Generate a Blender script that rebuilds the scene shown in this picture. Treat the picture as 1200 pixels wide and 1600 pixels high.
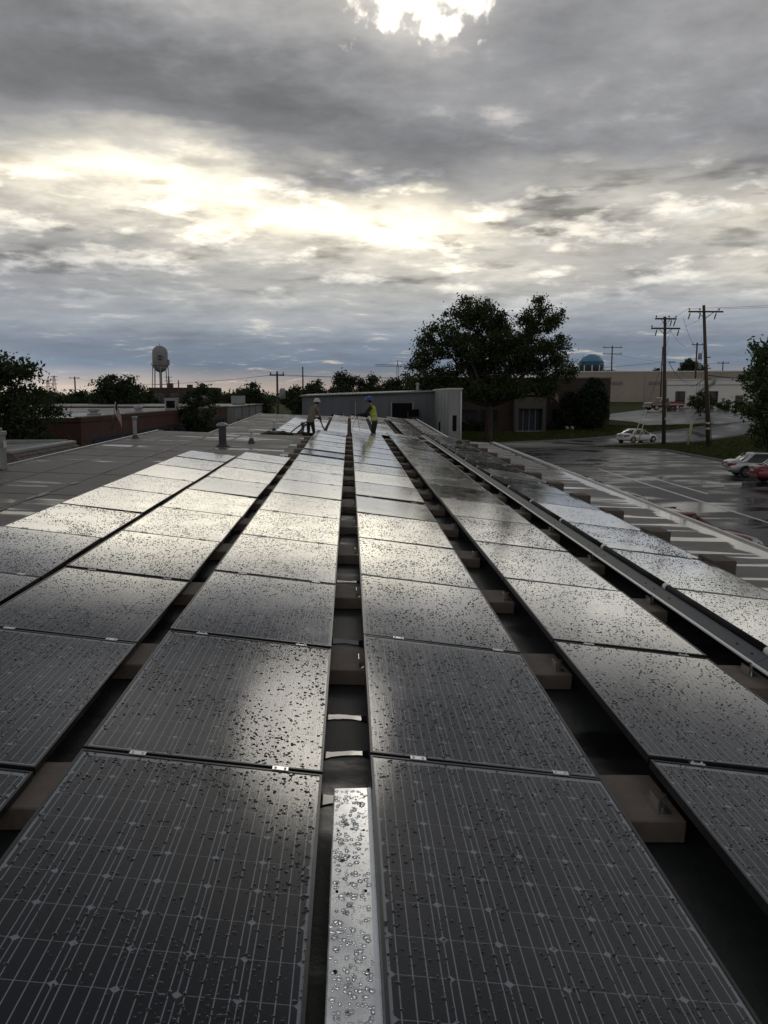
import bpy, bmesh, math, random
import numpy as np
from mathutils import Vector, Matrix, noise as mnoise

for _o in list(bpy.data.objects):
    bpy.data.objects.remove(_o)
sc = bpy.context.scene
COL = sc.collection
PI = math.pi
rad = math.radians

# ------------------------------------------------------------------ camera
CAM_Z = 4.6
PITCH = math.atan(180 / 1295)
YAW = 0.0411
cd = bpy.data.cameras.new('camera')
cd.sensor_fit = 'VERTICAL'
cd.sensor_height = 34.6
cd.sensor_width = 25.95
cd.lens = 34.6 * 1295 / 1600
cd.clip_start = 0.05
cd.clip_end = 6000
cam = bpy.data.objects.new('camera', cd)
COL.objects.link(cam)
cam.location = (0, 0, CAM_Z)
cam.rotation_euler = (PI / 2 - PITCH, 0, -YAW)
sc.camera = cam

# ------------------------------------------------------------------ sky
SUN_AZ, SUN_EL = rad(4.0), rad(24.0)
world = bpy.data.worlds.new('World')
sc.world = world
world.use_nodes = True
wt = world.node_tree
for n in list(wt.nodes):
    wt.nodes.remove(n)


class NT:
    """small helper for wiring shader nodes"""
    def __init__(self, t):
        self.t = t

    def node(self, typ, **kw):
        n = self.t.nodes.new(typ)
        for k, v in kw.items():
            setattr(n, k, v)
        return n

    def put(self, sock, v):
        if v is None:
            return
        if hasattr(v, 'is_linked'):
            self.t.links.new(v, sock)
        else:
            if hasattr(sock.default_value, '__len__') and not hasattr(v, '__len__'):
                v = (v,) * len(sock.default_value)
            if hasattr(v, '__len__') and len(sock.default_value) == 4 and len(v) == 3:
                v = tuple(v) + (1,)
            sock.default_value = v

    def math(self, op, a, b=None, c=None, clamp=False):
        n = self.node('ShaderNodeMath', operation=op, use_clamp=clamp)
        for i, v in enumerate((a, b, c)):
            self.put(n.inputs[i], v) if v is not None else None
        return n.outputs[0]

    def vmath(self, op, a, b=None):
        n = self.node('ShaderNodeVectorMath', operation=op)
        self.put(n.inputs[0], a)
        if b is not None:
            self.put(n.inputs[3] if op == 'SCALE' else n.inputs[1], b)
        return n.outputs[0]

    def comb(self, x, y, z):
        n = self.node('ShaderNodeCombineXYZ')
        for i, v in enumerate((x, y, z)):
            self.put(n.inputs[i], v)
        return n.outputs[0]

    def sep(self, v):
        n = self.node('ShaderNodeSeparateXYZ')
        self.put(n.inputs[0], v)
        return n.outputs

    def noise(self, vec, scale, detail=4, rough=0.55, dist=0.0):
        n = self.node('ShaderNodeTexNoise')
        self.put(n.inputs['Vector'], vec)
        n.inputs['Scale'].default_value = scale
        n.inputs['Detail'].default_value = detail
        n.inputs['Roughness'].default_value = rough
        n.inputs['Distortion'].default_value = dist
        return n.outputs['Fac']

    def maprange(self, v, a, b, c=0.0, d=1.0, smooth=False):
        n = self.node('ShaderNodeMapRange', interpolation_type='SMOOTHSTEP' if smooth else 'LINEAR')
        for i, x in enumerate((v, a, b, c, d)):
            self.put(n.inputs[i], x)
        return n.outputs[0]

    def mix(self, f, a, b, blend='MIX'):
        n = self.node('ShaderNodeMix', data_type='RGBA', blend_type=blend)
        self.put(n.inputs[0], f)
        self.put(n.inputs[6], a)
        self.put(n.inputs[7], b)
        return n.outputs[2]

    def ramp(self, f, stops, interp='LINEAR'):
        n = self.node('ShaderNodeValToRGB')
        cr = n.color_ramp
        cr.interpolation = interp
        while len(cr.elements) < len(stops):
            cr.elements.new(0.5)
        for e, (p, c) in zip(cr.elements, stops):
            e.position = p
            e.color = (c[0], c[1], c[2], 1)
        self.put(n.inputs[0], f)
        return n.outputs[0]

    def bump(self, h, strength, dist=0.02, normal=None):
        n = self.node('ShaderNodeBump')
        n.inputs['Strength'].default_value = strength
        n.inputs['Distance'].default_value = dist
        self.put(n.inputs['Height'], h)
        if normal is not None:
            self.put(n.inputs['Normal'], normal)
        return n.outputs[0]


def s2l(v):
    v /= 255.0
    return v / 12.92 if v <= 0.04045 else ((v + 0.055) / 1.055) ** 2.4


# brightness of the cloud deck by azimuth (degrees from +Y) and elevation
SKY_AZ = [-26, -19, -12, -6, 0, 6, 12, 19, 26, 32]
SKY_EL = [0.5, 2, 3.5, 5, 6.5, 8, 9.5, 11, 12.5, 14, 15.5, 17, 18.5, 20, 22, 24, 27, 31]
SKY_T = [
    [190, 165, 140, 148, 142, 149, 164, 188, 198, 192, 168, 138, 118, 115, 125, 128, 130, 135],
    [187, 138, 130, 148, 150, 153, 169, 188, 205, 222, 192, 150, 119, 113, 121, 128, 132, 138],
    [173, 122, 122, 150, 159, 166, 187, 203, 222, 245, 200, 139, 114, 112, 134, 163, 160, 150],
    [156, 120, 128, 156, 170, 176, 196, 230, 240, 205, 154, 120, 115, 125, 150, 165, 170, 160],
    [144, 119, 130, 158, 172, 178, 200, 246, 226, 153, 122, 119, 130, 142, 160, 168, 185, 170],
    [145, 119, 132, 157, 172, 192, 204, 232, 192, 148, 121, 133, 144, 148, 155, 165, 185, 170],
    [155, 120, 126, 151, 167, 190, 189, 192, 175, 167, 132, 142, 147, 140, 139, 150, 155, 155],
    [160, 117, 122, 147, 158, 172, 177, 181, 192, 169, 141, 143, 144, 143, 144, 145, 145, 148],
    [160, 120, 128, 150, 170, 194, 182, 206, 170, 150, 132, 138, 143, 146, 150, 150, 150, 148],
    [160, 120, 130, 153, 173, 195, 176, 195, 155, 143, 134, 141, 145, 148, 150, 150, 150, 148],
]
SKY_MEAN = [round(sum(c[i] for c in SKY_T) / len(SKY_T)) for i in range(len(SKY_EL))]
EL_MAX = 34.0
GAIN = 4.0          # ramps store radiance / GAIN


def sky_rgb(v, el):
    v += 9 * math.exp(-((el - 6.0) / 3.5) ** 2)
    l = s2l(v)
    over = max(0.0, (v - 180) / 65.0)
    l *= 1 + 0.22 * over + 0.48 * over * over          # bright gaps are brighter than paper white
    warm = min(1.0, max(0.0, (v - 140) / 90.0))
    low = max(0.0, 1 - el / 9.0) * (1 - warm)
    r = 0.99 + 0.085 * warm - 0.30 * low
    g = 1 - 0.018 * warm - 0.07 * low
    b = 1.045 - 0.27 * warm + 0.22 * low
    if el < 1.5 and v > 135:
        r, g, b = 1.16, 0.97, 0.83                   # afterglow along the horizon
    return (l * r / GAIN, l * g / GAIN, l * b / GAIN)


W = NT(wt)
gen = W.node('ShaderNodeTexCoord').outputs['Generated']
gx, gy, gz = W.sep(gen)
zc = W.math('MAXIMUM', gz, 0.0)
den = W.math('ADD', zc, 0.09)
pv = W.comb(W.math('DIVIDE', gx, den), W.math('DIVIDE', gy, den), 0.0)     # cloud deck plane
az = W.math('ARCTAN2', gx, gy)
el = W.math('ARCSINE', W.math('MINIMUM', W.math('MAXIMUM', gz, -1), 1))
mid = W.noise(W.vmath('ADD', pv, (7.3, 2.1, 0)), 1.7, 4, 0.6)
fine = W.noise(W.vmath('ADD', pv, (3.1, 9.7, 0)), 4.6, 4, 0.62)
# low stratus reads as long thin horizontal streaks
strat = W.noise(W.comb(W.math('MULTIPLY', az, 5.0), W.math('MULTIPLY', el, 62.0), 1.7), 1.0, 3, 0.5)
wob = W.noise(W.comb(W.math('MULTIPLY', az, 7.0), W.math('MULTIPLY', el, 20.0), 4.2), 1.0, 4, 0.6)
c0 = W.math('SUBTRACT', mid, 0.5)
c1 = W.math('SUBTRACT', wob, 0.5)
c2 = W.math('SUBTRACT', strat, 0.5)
c3 = W.math('SUBTRACT', fine, 0.5)
azw = W.math('ADD', az, W.math('ADD', W.math('MULTIPLY', c0, 0.12), W.math('MULTIPLY', c1, 0.10)))
grow = W.maprange(el, 0.02, 0.28, 0.12, 1.0)
dl = W.math('ADD', W.math('MULTIPLY', c1, 0.075), W.math('ADD', W.math('MULTIPLY', c0, 0.030), W.math('MULTIPLY', c3, 0.045)))
elw = W.math('ADD', el, W.math('MULTIPLY', dl, grow))
fac = W.math('DIVIDE', elw, rad(EL_MAX))


def col_ramp(vals):
    st = [(e / EL_MAX, sky_rgb(v, e)) for e, v in zip(SKY_EL, vals)]
    return W.ramp(fac, st)


clouds = col_ramp(SKY_T[0])
for i in range(1, len(SKY_AZ)):
    f = W.maprange(azw, rad(SKY_AZ[i - 1]), rad(SKY_AZ[i]))
    clouds = W.mix(f, clouds, col_ramp(SKY_T[i]))
mean = col_ramp(SKY_MEAN)
side = W.maprange(W.math('ABSOLUTE', az), rad(38), rad(75), 0, 1, True)
clouds = W.mix(side, clouds, mean)
high = W.maprange(el, rad(31), rad(42), 0, 1, True)
g0 = s2l(112) / GAIN
clouds = W.mix(high, clouds, (g0 * 0.93, g0 * 0.99, g0 * 1.08))
# wispy light and dark structure of the cloud itself
det = W.math('ADD', W.math('MULTIPLY', c0, 0.45), W.math('MULTIPLY', W.math('MULTIPLY', c3, W.maprange(el, rad(4), rad(12), 0.25, 0.8)), 1.0))
stw = W.maprange(el, rad(3), rad(17), 1.0, 0.0)
det = W.math('ADD', det, W.math('MULTIPLY', W.math('MULTIPLY', c2, stw), 0.45))
# torn middle deck: brighter cream gaps and small darker scud between 5 and 15 degrees
belt_ = W.math('MULTIPLY', W.maprange(el, rad(5.0), rad(8.0), 0, 1, True), W.maprange(el, rad(12.5), rad(16.5), 1, 0, True))
tear = W.noise(W.comb(W.math('MULTIPLY', az, 13.0), W.math('MULTIPLY', el, 42.0), 8.8), 1.0, 5, 0.58)
scud = W.noise(W.comb(W.math('MULTIPLY', az, 10.0), W.math('MULTIPLY', el, 46.0), 2.4), 1.0, 3, 0.55)
gap_ = W.maprange(tear, 0.50, 0.68, 0, 0.85, True)
scd = W.maprange(scud, 0.53, 0.70, 0, 0.38, True)
det = W.math('ADD', det, W.math('MULTIPLY', belt_, W.math('SUBTRACT', W.math('SUBTRACT', gap_, 0.13), scd)))
clouds = W.vmath('SCALE', clouds, W.math('MULTIPLY', W.math('ADD', det, 1.0), GAIN))
clouds = W.mix(W.math('MULTIPLY', W.math('MULTIPLY', belt_, gap_), 0.35), clouds, W.mix(1.0, clouds, (1.06, 0.98, 0.80), 'MULTIPLY'))
# ragged hole where the sun stands behind the deck
dv = W.comb(W.math('MULTIPLY', W.math('SUBTRACT', az, rad(4.6)), 1.0), W.math('SUBTRACT', el, rad(25.0)), 0)
dist = W.node('ShaderNodeVectorMath', operation='LENGTH')
W.put(dist.inputs[0], dv)
hole = W.maprange(dist.outputs['Value'], rad(0.2), rad(7.0), 1.0, 0.0, True)
hn = W.math('ADD', W.math('MULTIPLY', W.noise(W.comb(W.math('MULTIPLY', az, 26.0), W.math('MULTIPLY', el, 26.0), 0.3), 1.0, 4, 0.52), 1.35), 0.08)
hole = W.math('ADD', W.math('MULTIPLY', hole, 0.55), W.math('SUBTRACT', hn, 0.75))
glow_ = W.maprange(dist.outputs['Value'], 0.0, rad(6.5), 0.55, 0.0, True)
clouds = W.mix(glow_, clouds, W.mix(1.0, clouds, (2.5, 2.35, 2.1), 'MULTIPLY'))
hole = W.math('MULTIPLY', W.maprange(hole, 0.24, 0.52, 0, 1, True), W.maprange(dist.outputs['Value'], rad(5.5), rad(8.5), 1, 0, True))
clouds = W.mix(hole, clouds, (2.6, 2.4, 2.05))
# clear sky seen faintly through the thin parts
nish = W.node('ShaderNodeTexSky', sky_type='NISHITA')
nish.sun_disc = False
nish.sun_elevation = SUN_EL
nish.sun_rotation = SUN_AZ
nish.altitude = 200
thin = W.maprange(W.math('ADD', mid, W.math('MULTIPLY', c3, 0.6)), 0.58, 0.78, 0.0, 0.28, True)
SKY_STRENGTH = 0.1
cl10 = W.vmath('SCALE', clouds, 1 / SKY_STRENGTH)
nsc = W.vmath('SCALE', nish.outputs[0], 0.55)
sky = W.mix(thin, cl10, nsc)
bg = W.node('ShaderNodeBackground')
W.put(bg.inputs[0], sky)
bg.inputs[1].default_value = SKY_STRENGTH
wo = W.node('ShaderNodeOutputWorld')
wt.links.new(bg.outputs[0], wo.inputs[0])
world.cycles.sampling_method = 'MANUAL'
world.cycles.sample_map_resolution = 512

# ------------------------------------------------------------------ sun behind cloud
sd = bpy.data.lights.new('sun', 'SUN')
sd.energy = 0.05
sd.angle = rad(10)
sd.color = (1.0, 0.93, 0.82)
sun = bpy.data.objects.new('sun', sd)
COL.objects.link(sun)
sun_dir = Vector((math.sin(SUN_AZ) * math.cos(SUN_EL), math.cos(SUN_AZ) * math.cos(SUN_EL), math.sin(SUN_EL)))
sun.rotation_euler = sun_dir.to_track_quat('Z', 'Y').to_euler()
sun.location = sun_dir * 100

sc.view_settings.view_transform = 'Standard'
sc.view_settings.look = 'None'
sc.view_settings.gamma = 1
sc.view_settings.exposure = 0.2
sc.view_settings.use_curve_mapping = False
sc.render.film_transparent = False
cy = sc.cycles
cy.max_bounces = 6
cy.diffuse_bounces = 2
cy.glossy_bounces = 3
cy.transmission_bounces = 4
cy.transparent_max_bounces = 8
cy.caustics_reflective = False
cy.caustics_refractive = False
# ------------------------------------------------------------------ object helpers
def tag(o, label=None, cat=None, group=None, kind=None):
    if label: o['label'] = label
    if cat: o['category'] = cat
    if group: o['group'] = group
    if kind: o['kind'] = kind
    return o


def thing(name, label, cat, loc=(0, 0, 0), rz=0.0, group=None):
    o = bpy.data.objects.new(name, None)
    o.empty_display_size = 0.2
    COL.objects.link(o)
    o.location = loc
    o.rotation_euler = (0, 0, rz)
    return tag(o, label, cat, group)


def add_obj(name, me, parent=None, kind=None):
    o = bpy.data.objects.new(name, me)
    COL.objects.link(o)
    if parent is not None:
        o.parent = parent
    if kind:
        o['kind'] = kind
    return o


def copy_tree(src, parent=None):
    c = src.copy()
    COL.objects.link(c)
    if parent is not None:
        c.parent = parent
        c.matrix_parent_inverse = src.matrix_parent_inverse.copy()
    for ch in src.children:
        copy_tree(ch, c)
    return c


class MB:
    """collects vertices and faces (with material slots), builds ONE mesh"""
    def __init__(self):
        self.v, self.f, self.m = [], [], []

    def face(self, pts, m=0):
        b = len(self.v)
        self.v += [tuple(p) for p in pts]
        self.f.append(tuple(range(b, b + len(pts))))
        self.m.append(m)
        return self

    def box(self, x0, x1, y0, y1, z0, z1, m=0, mat=None):
        b = len(self.v)
        P = [(x0, y0, z0), (x1, y0, z0), (x1, y1, z0), (x0, y1, z0), (x0, y0, z1), (x1, y0, z1), (x1, y1, z1), (x0, y1, z1)]
        if mat is not None:
            P = [tuple(mat @ Vector(p)) for p in P]
        self.v += P
        for q in ((0, 3, 2, 1), (4, 5, 6, 7), (0, 1, 5, 4), (1, 2, 6, 5), (2, 3, 7, 6), (3, 0, 4, 7)):
            self.f.append(tuple(b + i for i in q))
            self.m.append(m)
        return self

    def hexa(self, P, m=0):
        """8 corners: bottom ring 0-3 (counter-clockwise from above), top ring 4-7"""
        b = len(self.v)
        self.v += [tuple(p) for p in P]
        for q in ((0, 3, 2, 1), (4, 5, 6, 7), (0, 1, 5, 4), (1, 2, 6, 5), (2, 3, 7, 6), (3, 0, 4, 7)):
            self.f.append(tuple(b + i for i in q))
            self.m.append(m)
        return self

    def rings(self, rs, m=0, cap=True, close=True):
        """loft through equally long rings of points"""
        b = len(self.v)
        n = len(rs[0])
        for r in rs:
            self.v += [tuple(p) for p in r]
        for i in range(len(rs) - 1):
            for j in range(n if close else n - 1):
                k = (j + 1) % n
                self.f.append((b + i * n + j, b + i * n + k, b + (i + 1) * n + k, b + (i + 1) * n + j))
                self.m.append(m)
        if cap:
            self.f.append(tuple(b + j for j in reversed(range(n))))
            self.m.append(m)
            self.f.append(tuple(b + (len(rs) - 1) * n + j for j in range(n)))
            self.m.append(m)
        return self

    def tube(self, pts, r, n=8, m=0, cap=True):
        pts = [Vector(p) for p in pts]
        rr = r if hasattr(r, '__len__') else [r] * len(pts)
        rs = []
        ref = None
        for i, p in enumerate(pts):
            d = (pts[min(i + 1, len(pts) - 1)] - pts[max(i - 1, 0)])
            d = d.normalized() if d.length > 1e-9 else Vector((0, 0, 1))
            if ref is None:
                ref = Vector((1, 0, 0)) if abs(d.x) < 0.8 else Vector((0, 1, 0))
            u = (ref - d * ref.dot(d)).normalized()
            ref = u
            w = d.cross(u)
            rs.append([p + (u * math.cos(2 * PI * k / n) + w * math.sin(2 * PI * k / n)) * rr[i] for k in range(n)])
        return self.rings(rs, m, cap)

    def lathe(self, prof, n=16, c=(0, 0, 0), m=0):
        rs = [[(c[0] + r * math.cos(2 * PI * k / n), c[1] + r * math.sin(2 * PI * k / n), c[2] + z) for k in range(n)] for r, z in prof]
        return self.rings(rs, m)

    def prism(self, poly, z0, z1, m=0):
        return self.rings([[(p[0], p[1], z0) for p in poly], [(p[0], p[1], z1) for p in poly]], m)

    def mesh(self, name, mats, smooth=False):
        me = bpy.data.meshes.new(name)
        me.from_pydata(self.v, [], self.f)
        for mt in (mats if isinstance(mats, (list, tuple)) else [mats]):
            me.materials.append(mt)
        me.polygons.foreach_set('material_index', self.m)
        if smooth:
            me.polygons.foreach_set('use_smooth', [True] * len(self.f))
        me.update()
        return me

    def build(self, name, mats, parent=None, smooth=False, kind=None):
        o = add_obj(name, self.mesh(name, mats, smooth), parent, kind)
        if smooth == 'auto':
            o.data.set_sharp_from_angle(angle=rad(35))
        return o


def bevel(o, w=0.01, seg=2):
    md = o.modifiers.new('bevel', 'BEVEL')
    md.width = w
    md.segments = seg
    md.limit_method = 'ANGLE'
    return o


# ------------------------------------------------------------------ materials
def mat(name, col, rough=0.7, var=0.25, scale=3.0, bump=0.0, bscale=None, metal=0.0, spec=0.5, col2=None, rvar=0.0, coat=0.0, stretch=None, space='Object'):
    m = bpy.data.materials.new(name)
    m.use_nodes = True
    T = NT(m.node_tree)
    b = m.node_tree.nodes['Principled BSDF']
    co = T.node('ShaderNodeTexCoord').outputs[space]
    if stretch:
        co = T.vmath('MULTIPLY', co, stretch)
    n1 = T.noise(co, scale, 5, 0.6)
    n2 = T.noise(co, scale * 5.3, 3, 0.6)
    f = T.math('ADD', T.math('MULTIPLY', n1, 0.65), T.math('MULTIPLY', n2, 0.35))
    f = T.maprange(f, 0.3, 0.7)
    c2 = col2 or tuple(c * (1 - var) for c in col)
    c1 = tuple(min(1, c * (1 + var * 0.6)) for c in col) if not col2 else col
    T.put(b.inputs['Base Color'], T.mix(f, c2, c1))
    if rvar:
        T.put(b.inputs['Roughness'], T.maprange(n1, 0.3, 0.7, max(0.02, rough - rvar), min(1, rough + rvar)))
    else:
        b.inputs['Roughness'].default_value = rough
    b.inputs['Metallic'].default_value = metal
    b.inputs['Specular IOR Level'].default_value = spec
    b.inputs['Coat Weight'].default_value = coat
    if bump:
        bn = T.noise(co, bscale or scale * 8, 4, 0.6)
        T.put(b.inputs['Normal'], T.bump(bn, bump))
    return m


def brick_mat(name, c1, c2, mortar, sc_=1.0):
    m = bpy.data.materials.new(name)
    m.use_nodes = True
    T = NT(m.node_tree)
    b = m.node_tree.nodes['Principled BSDF']
    g = T.node('ShaderNodeNewGeometry')
    px, py, pz = T.sep(g.outputs['Position'])
    v = T.comb(T.math('ADD', px, py), pz, 0.0)
    br = T.node('ShaderNodeTexBrick')
    T.put(br.inputs['Vector'], v)
    T.put(br.inputs['Color1'], c1)
    T.put(br.inputs['Color2'], c2)
    T.put(br.inputs['Mortar'], mortar)
    br.inputs['Scale'].default_value = sc_
    br.inputs['Mortar Size'].default_value = 0.012
    br.inputs['Brick Width'].default_value = 0.22
    br.inputs['Row Height'].default_value = 0.075
    n = T.noise(g.outputs['Position'], 0.7, 5, 0.6)
    T.put(b.inputs['Base Color'], T.mix(T.maprange(n, 0.3, 0.7, 0, 0.45), br.outputs['Color'], tuple(c * 0.55 for c in c1)))
    b.inputs['Roughness'].default_value = 0.9
    b.inputs['Specular IOR Level'].default_value = 0.2
    T.put(b.inputs['Normal'], T.bump(br.outputs['Fac'], -0.3, 0.01))
    return m


def simple(name, col, rough=0.5, metal=0.0, spec=0.5, coat=0.0, emit=None, trans=0.0, ior=1.45):
    m = bpy.data.materials.new(name)
    m.use_nodes = True
    b = m.node_tree.nodes['Principled BSDF']
    T = NT(m.node_tree)
    co = T.node('ShaderNodeTexCoord').outputs['Object']
    n = T.noise(co, 9.0, 4, 0.6)
    T.put(b.inputs['Base Color'], T.mix(T.maprange(n, 0.3, 0.7, 0, 0.3), col, tuple(c * 0.78 for c in col)))
    b.inputs['Roughness'].default_value = rough
    b.inputs['Metallic'].default_value = metal
    b.inputs['Specular IOR Level'].default_value = spec
    b.inputs['Coat Weight'].default_value = coat
    b.inputs['Coat Roughness'].default_value = 0.06
    b.inputs['Transmission Weight'].default_value = trans
    b.inputs['IOR'].default_value = ior
    return m


def wet_mat(name, dry, wet, r_dry, r_wet, scale, lo, hi, stretch=(1, 1, 1), bump=0.2, bscale=60, mask=None, spec=0.5, mcol=None):
    """a surface part dry, part under a film of water"""
    m = bpy.data.materials.new(name)
    m.use_nodes = True
    T = NT(m.node_tree)
    b = m.node_tree.nodes['Principled BSDF']
    pos = T.node('ShaderNodeNewGeometry').outputs['Position']
    co = T.vmath('MULTIPLY', pos, stretch)
    n = T.noise(co, scale, 5, 0.55, 0.4)
    w = T.maprange(n, lo, hi, 0, 1, True)
    mk = mask(T, pos) if mask else None
    if mask:
        w = T.math('MAXIMUM', w, mk)
    v = T.noise(pos, 0.75, 7, 0.7, 0.3)
    v2 = T.noise(pos, 14.0, 4, 0.6)
    vv = T.maprange(T.math('ADD', T.math('MULTIPLY', v, 0.6), T.math('MULTIPLY', v2, 0.4)), 0.3, 0.7, 0.62, 1.30)
    c = T.mix(w, dry, wet)
    if mcol:
        c = T.mix(mk, c, mcol)          # pale colour stands in for bright sky mirrored in standing water
    T.put(b.inputs['Base Color'], T.vmath('SCALE', c, vv))
    T.put(b.inputs['Roughness'], T.math('ADD', T.maprange(w, 0, 1, r_dry, r_wet), T.math('MULTIPLY', T.math('SUBTRACT', v2, 0.5), 0.1)))
    b.inputs['Specular IOR Level'].default_value = spec
    bn = T.noise(pos, bscale, 3, 0.6)
    h = T.math('MULTIPLY', bn, T.maprange(w, 0, 1, 1, 0.04))
    T.put(b.inputs['Normal'], T.bump(h, bump, 0.01))
    return m


def roof_edge_mask(T, pos):
    """shallow water standing along the low right-hand edge, in tongues between membrane folds"""
    x, y, z = T.sep(pos)
    n1 = T.noise(T.comb(T.math('MULTIPLY', x, 0.25), T.math('MULTIPLY', y, 2.1), 0.0), 1.0, 2, 0.5, 0.2)
    n2 = T.noise(T.comb(T.math('MULTIPLY', x, 0.6), T.math('MULTIPLY', y, 1.5), 5.0), 1.0, 3, 0.5, 0.3)
    a = T.maprange(n1, 0.535, 0.575, 0, 1, True)
    reach = T.math('ADD', 4.42, T.math('MULTIPLY', n2, 0.55))
    e = T.maprange(T.math('SUBTRACT', x, reach), -0.03, 0.04, 0, 1, True)
    rim = T.math('MAXIMUM', a, e)
    gate = T.maprange(x, 3.55, 3.75, 0, 1, True)
    return T.math('MULTIPLY', rim, gate)


M = {}
M['roof'] = wet_mat('membrane', (0.165, 0.148, 0.136), (0.065, 0.062, 0.062), 0.62, 0.06, 0.8, 0.56, 0.66, (0.5, 1.4, 1), 0.25, 45, roof_edge_mask, mcol=(0.46, 0.45, 0.43))
M['gap_shade'] = wet_mat('black_gap_shade', (0.026, 0.028, 0.027), (0.014, 0.015, 0.015), 0.6, 0.22, 1.1, 0.5, 0.66, (0.6, 1.2, 1), 0.3, 30)  # shade between the rows, put into the colour of added sheets
M['seam'] = mat('membrane_lap', (0.115, 0.104, 0.098), 0.55, 0.3, 2.0, 0.1)
M['scuff'] = mat('dried_sealant', (0.42, 0.40, 0.37), 0.7, 0.3, 6.0)
M['flash'] = mat('roof_edge_metal', (0.45, 0.45, 0.45), 0.35, 0.2, 3.0, metal=0.85)
M['wall_own'] = brick_mat('own_wall_brick', (0.25, 0.16, 0.12), (0.21, 0.13, 0.1), (0.3, 0.28, 0.25))
M['asphalt'] = wet_mat('wet_asphalt', (0.040, 0.042, 0.045), (0.018, 0.019, 0.021), 0.55, 0.15, 0.22, 0.44, 0.60, (1.0, 1.7, 1), 0.4, 30, spec=0.45)
M['street'] = wet_mat('street_asphalt', (0.085, 0.086, 0.088), (0.045, 0.046, 0.048), 0.45, 0.16, 0.2, 0.42, 0.62, (1, 1, 1), 0.3, 30)
M['concrete'] = wet_mat('pale_concrete', (0.30, 0.295, 0.285), (0.17, 0.168, 0.165), 0.6, 0.2, 0.2, 0.45, 0.65, (1, 1.5, 1), 0.2, 20)
M['kerb'] = mat('kerb_concrete', (0.24, 0.235, 0.225), 0.75, 0.3, 1.5, 0.1)
M['paint'] = mat('white_road_paint', (0.62, 0.62, 0.60), 0.35, 0.35, 2.2)
M['grass'] = mat('lawn_soil', (0.055, 0.064, 0.020), 0.95, 0.4, 0.6, 0.6, 12, spec=0.1)
M['blade'] = mat('grass_blades', (0.072, 0.088, 0.024), 0.8, 0.5, 0.8, spec=0.15)
M['land'] = mat('open_land', (0.05, 0.06, 0.03), 0.95, 0.4, 0.05, spec=0.1)

# --- solar panel
M['frame'] = mat('black_anodised_frame', (0.045, 0.047, 0.05), 0.32, 0.3, 30.0, metal=0.6)
M['backsheet'] = simple('white_backsheet', (0.84, 0.85, 0.86), 0.6)
M['cell'] = mat('monocrystalline_cell', (0.0075, 0.0095, 0.0165), 0.35, 0.25, 8.0, spec=0.3)
M['ribbon'] = simple('silver_ribbon', (0.84, 0.85, 0.86), 0.5, metal=0.0)
M['clamp'] = simple('bright_clamp', (0.72, 0.72, 0.72), 0.25, metal=0.9)


def glass_mat(name):
    """textured panel glass, wet: clear with a Fresnel sheen that is never perfectly sharp"""
    m = bpy.data.materials.new(name)
    m.use_nodes = True
    t = m.node_tree
    T = NT(t)
    t.nodes.remove(t.nodes['Principled BSDF'])
    out = t.nodes['Material Output']
    oi = T.node('ShaderNodeObjectInfo')
    co = T.vmath('ADD', T.node('ShaderNodeTexCoord').outputs['Object'], T.vmath('SCALE', T.comb(oi.outputs['Random'], 3.7, oi.outputs['Random']), 23.0))
    film = T.noise(co, 2.2, 5, 0.6, 0.4)
    rg = T.math('ADD', T.maprange(film, 0.3, 0.7, 0.05, 0.12), T.math('MULTIPLY', oi.outputs['Random'], 0.05))
    tiny = T.noise(co, 260.0, 2, 0.5)
    nrm = T.bump(T.math('ADD', T.math('MULTIPLY', tiny, 0.25), T.math('MULTIPLY', film, 0.3)), 0.10, 0.004)
    fr = T.node('ShaderNodeFresnel')
    fr.inputs['IOR'].default_value = 1.5
    gl = T.node('ShaderNodeBsdfGlossy')
    T.put(gl.inputs['Roughness'], rg)
    T.put(gl.inputs['Normal'], nrm)
    gl.inputs['Color'].default_value = (0.97, 0.98, 1, 1)
    tr = T.node('ShaderNodeBsdfTransparent')
    tr.inputs['Color'].default_value = (0.98, 0.99, 1.0, 1)
    mx = T.node('ShaderNodeMixShader')
    # extra sheen added towards grazing view to brighten panels beyond plain Fresnel
    lw = T.node('ShaderNodeLayerWeight')
    lw.inputs['Blend'].default_value = 0.5
    graze = T.maprange(lw.outputs['Facing'], 0.69, 0.83, 0.0, 0.66, True)
    T.put(mx.inputs[0], T.math('MINIMUM', T.math('ADD', fr.outputs[0], graze), 0.95))
    t.links.new(tr.outputs[0], mx.inputs[1])
    t.links.new(gl.outputs[0], mx.inputs[2])
    t.links.new(mx.outputs[0], out.inputs[0])
    return m


M['glass'] = glass_mat('panel_glass')
# a drop soaks into the dark look of the cell below it and mirrors its own bit of sky
M['drop'] = simple('water_drop_on_glass', (0.010, 0.011, 0.013), 0.03, spec=0.7)
M['drop_clear'] = simple('clear_water_drop', (1, 1, 1), 0.0, trans=1.0, ior=1.33)
M['block'] = mat('ballast_concrete', (0.225, 0.180, 0.148), 0.9, 0.25, 5.0, 0.25, 60)
M['block_dark'] = mat('shaded_ballast_concrete', (0.115, 0.095, 0.080), 0.9, 0.3, 5.0, 0.3, 60)  # same ballast concrete, darkened for the shaded side in view
M['galv'] = mat('galvanised_sheet', (0.74, 0.76, 0.78), 0.24, 0.14, 6.0, metal=1.0, rvar=0.08)
M['galv_dark'] = mat('dark_galvanised_sheet', (0.060, 0.072, 0.088), 0.5, 0.25, 5.0, spec=0.22)  # dark blue-grey stands in for dim sky mirrored in galvanised metal
M['rubber'] = simple('black_rubber', (0.010, 0.010, 0.011), 0.7, spec=0.12)
M['white_clip'] = simple('white_clip', (0.72, 0.72, 0.70), 0.35)
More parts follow.
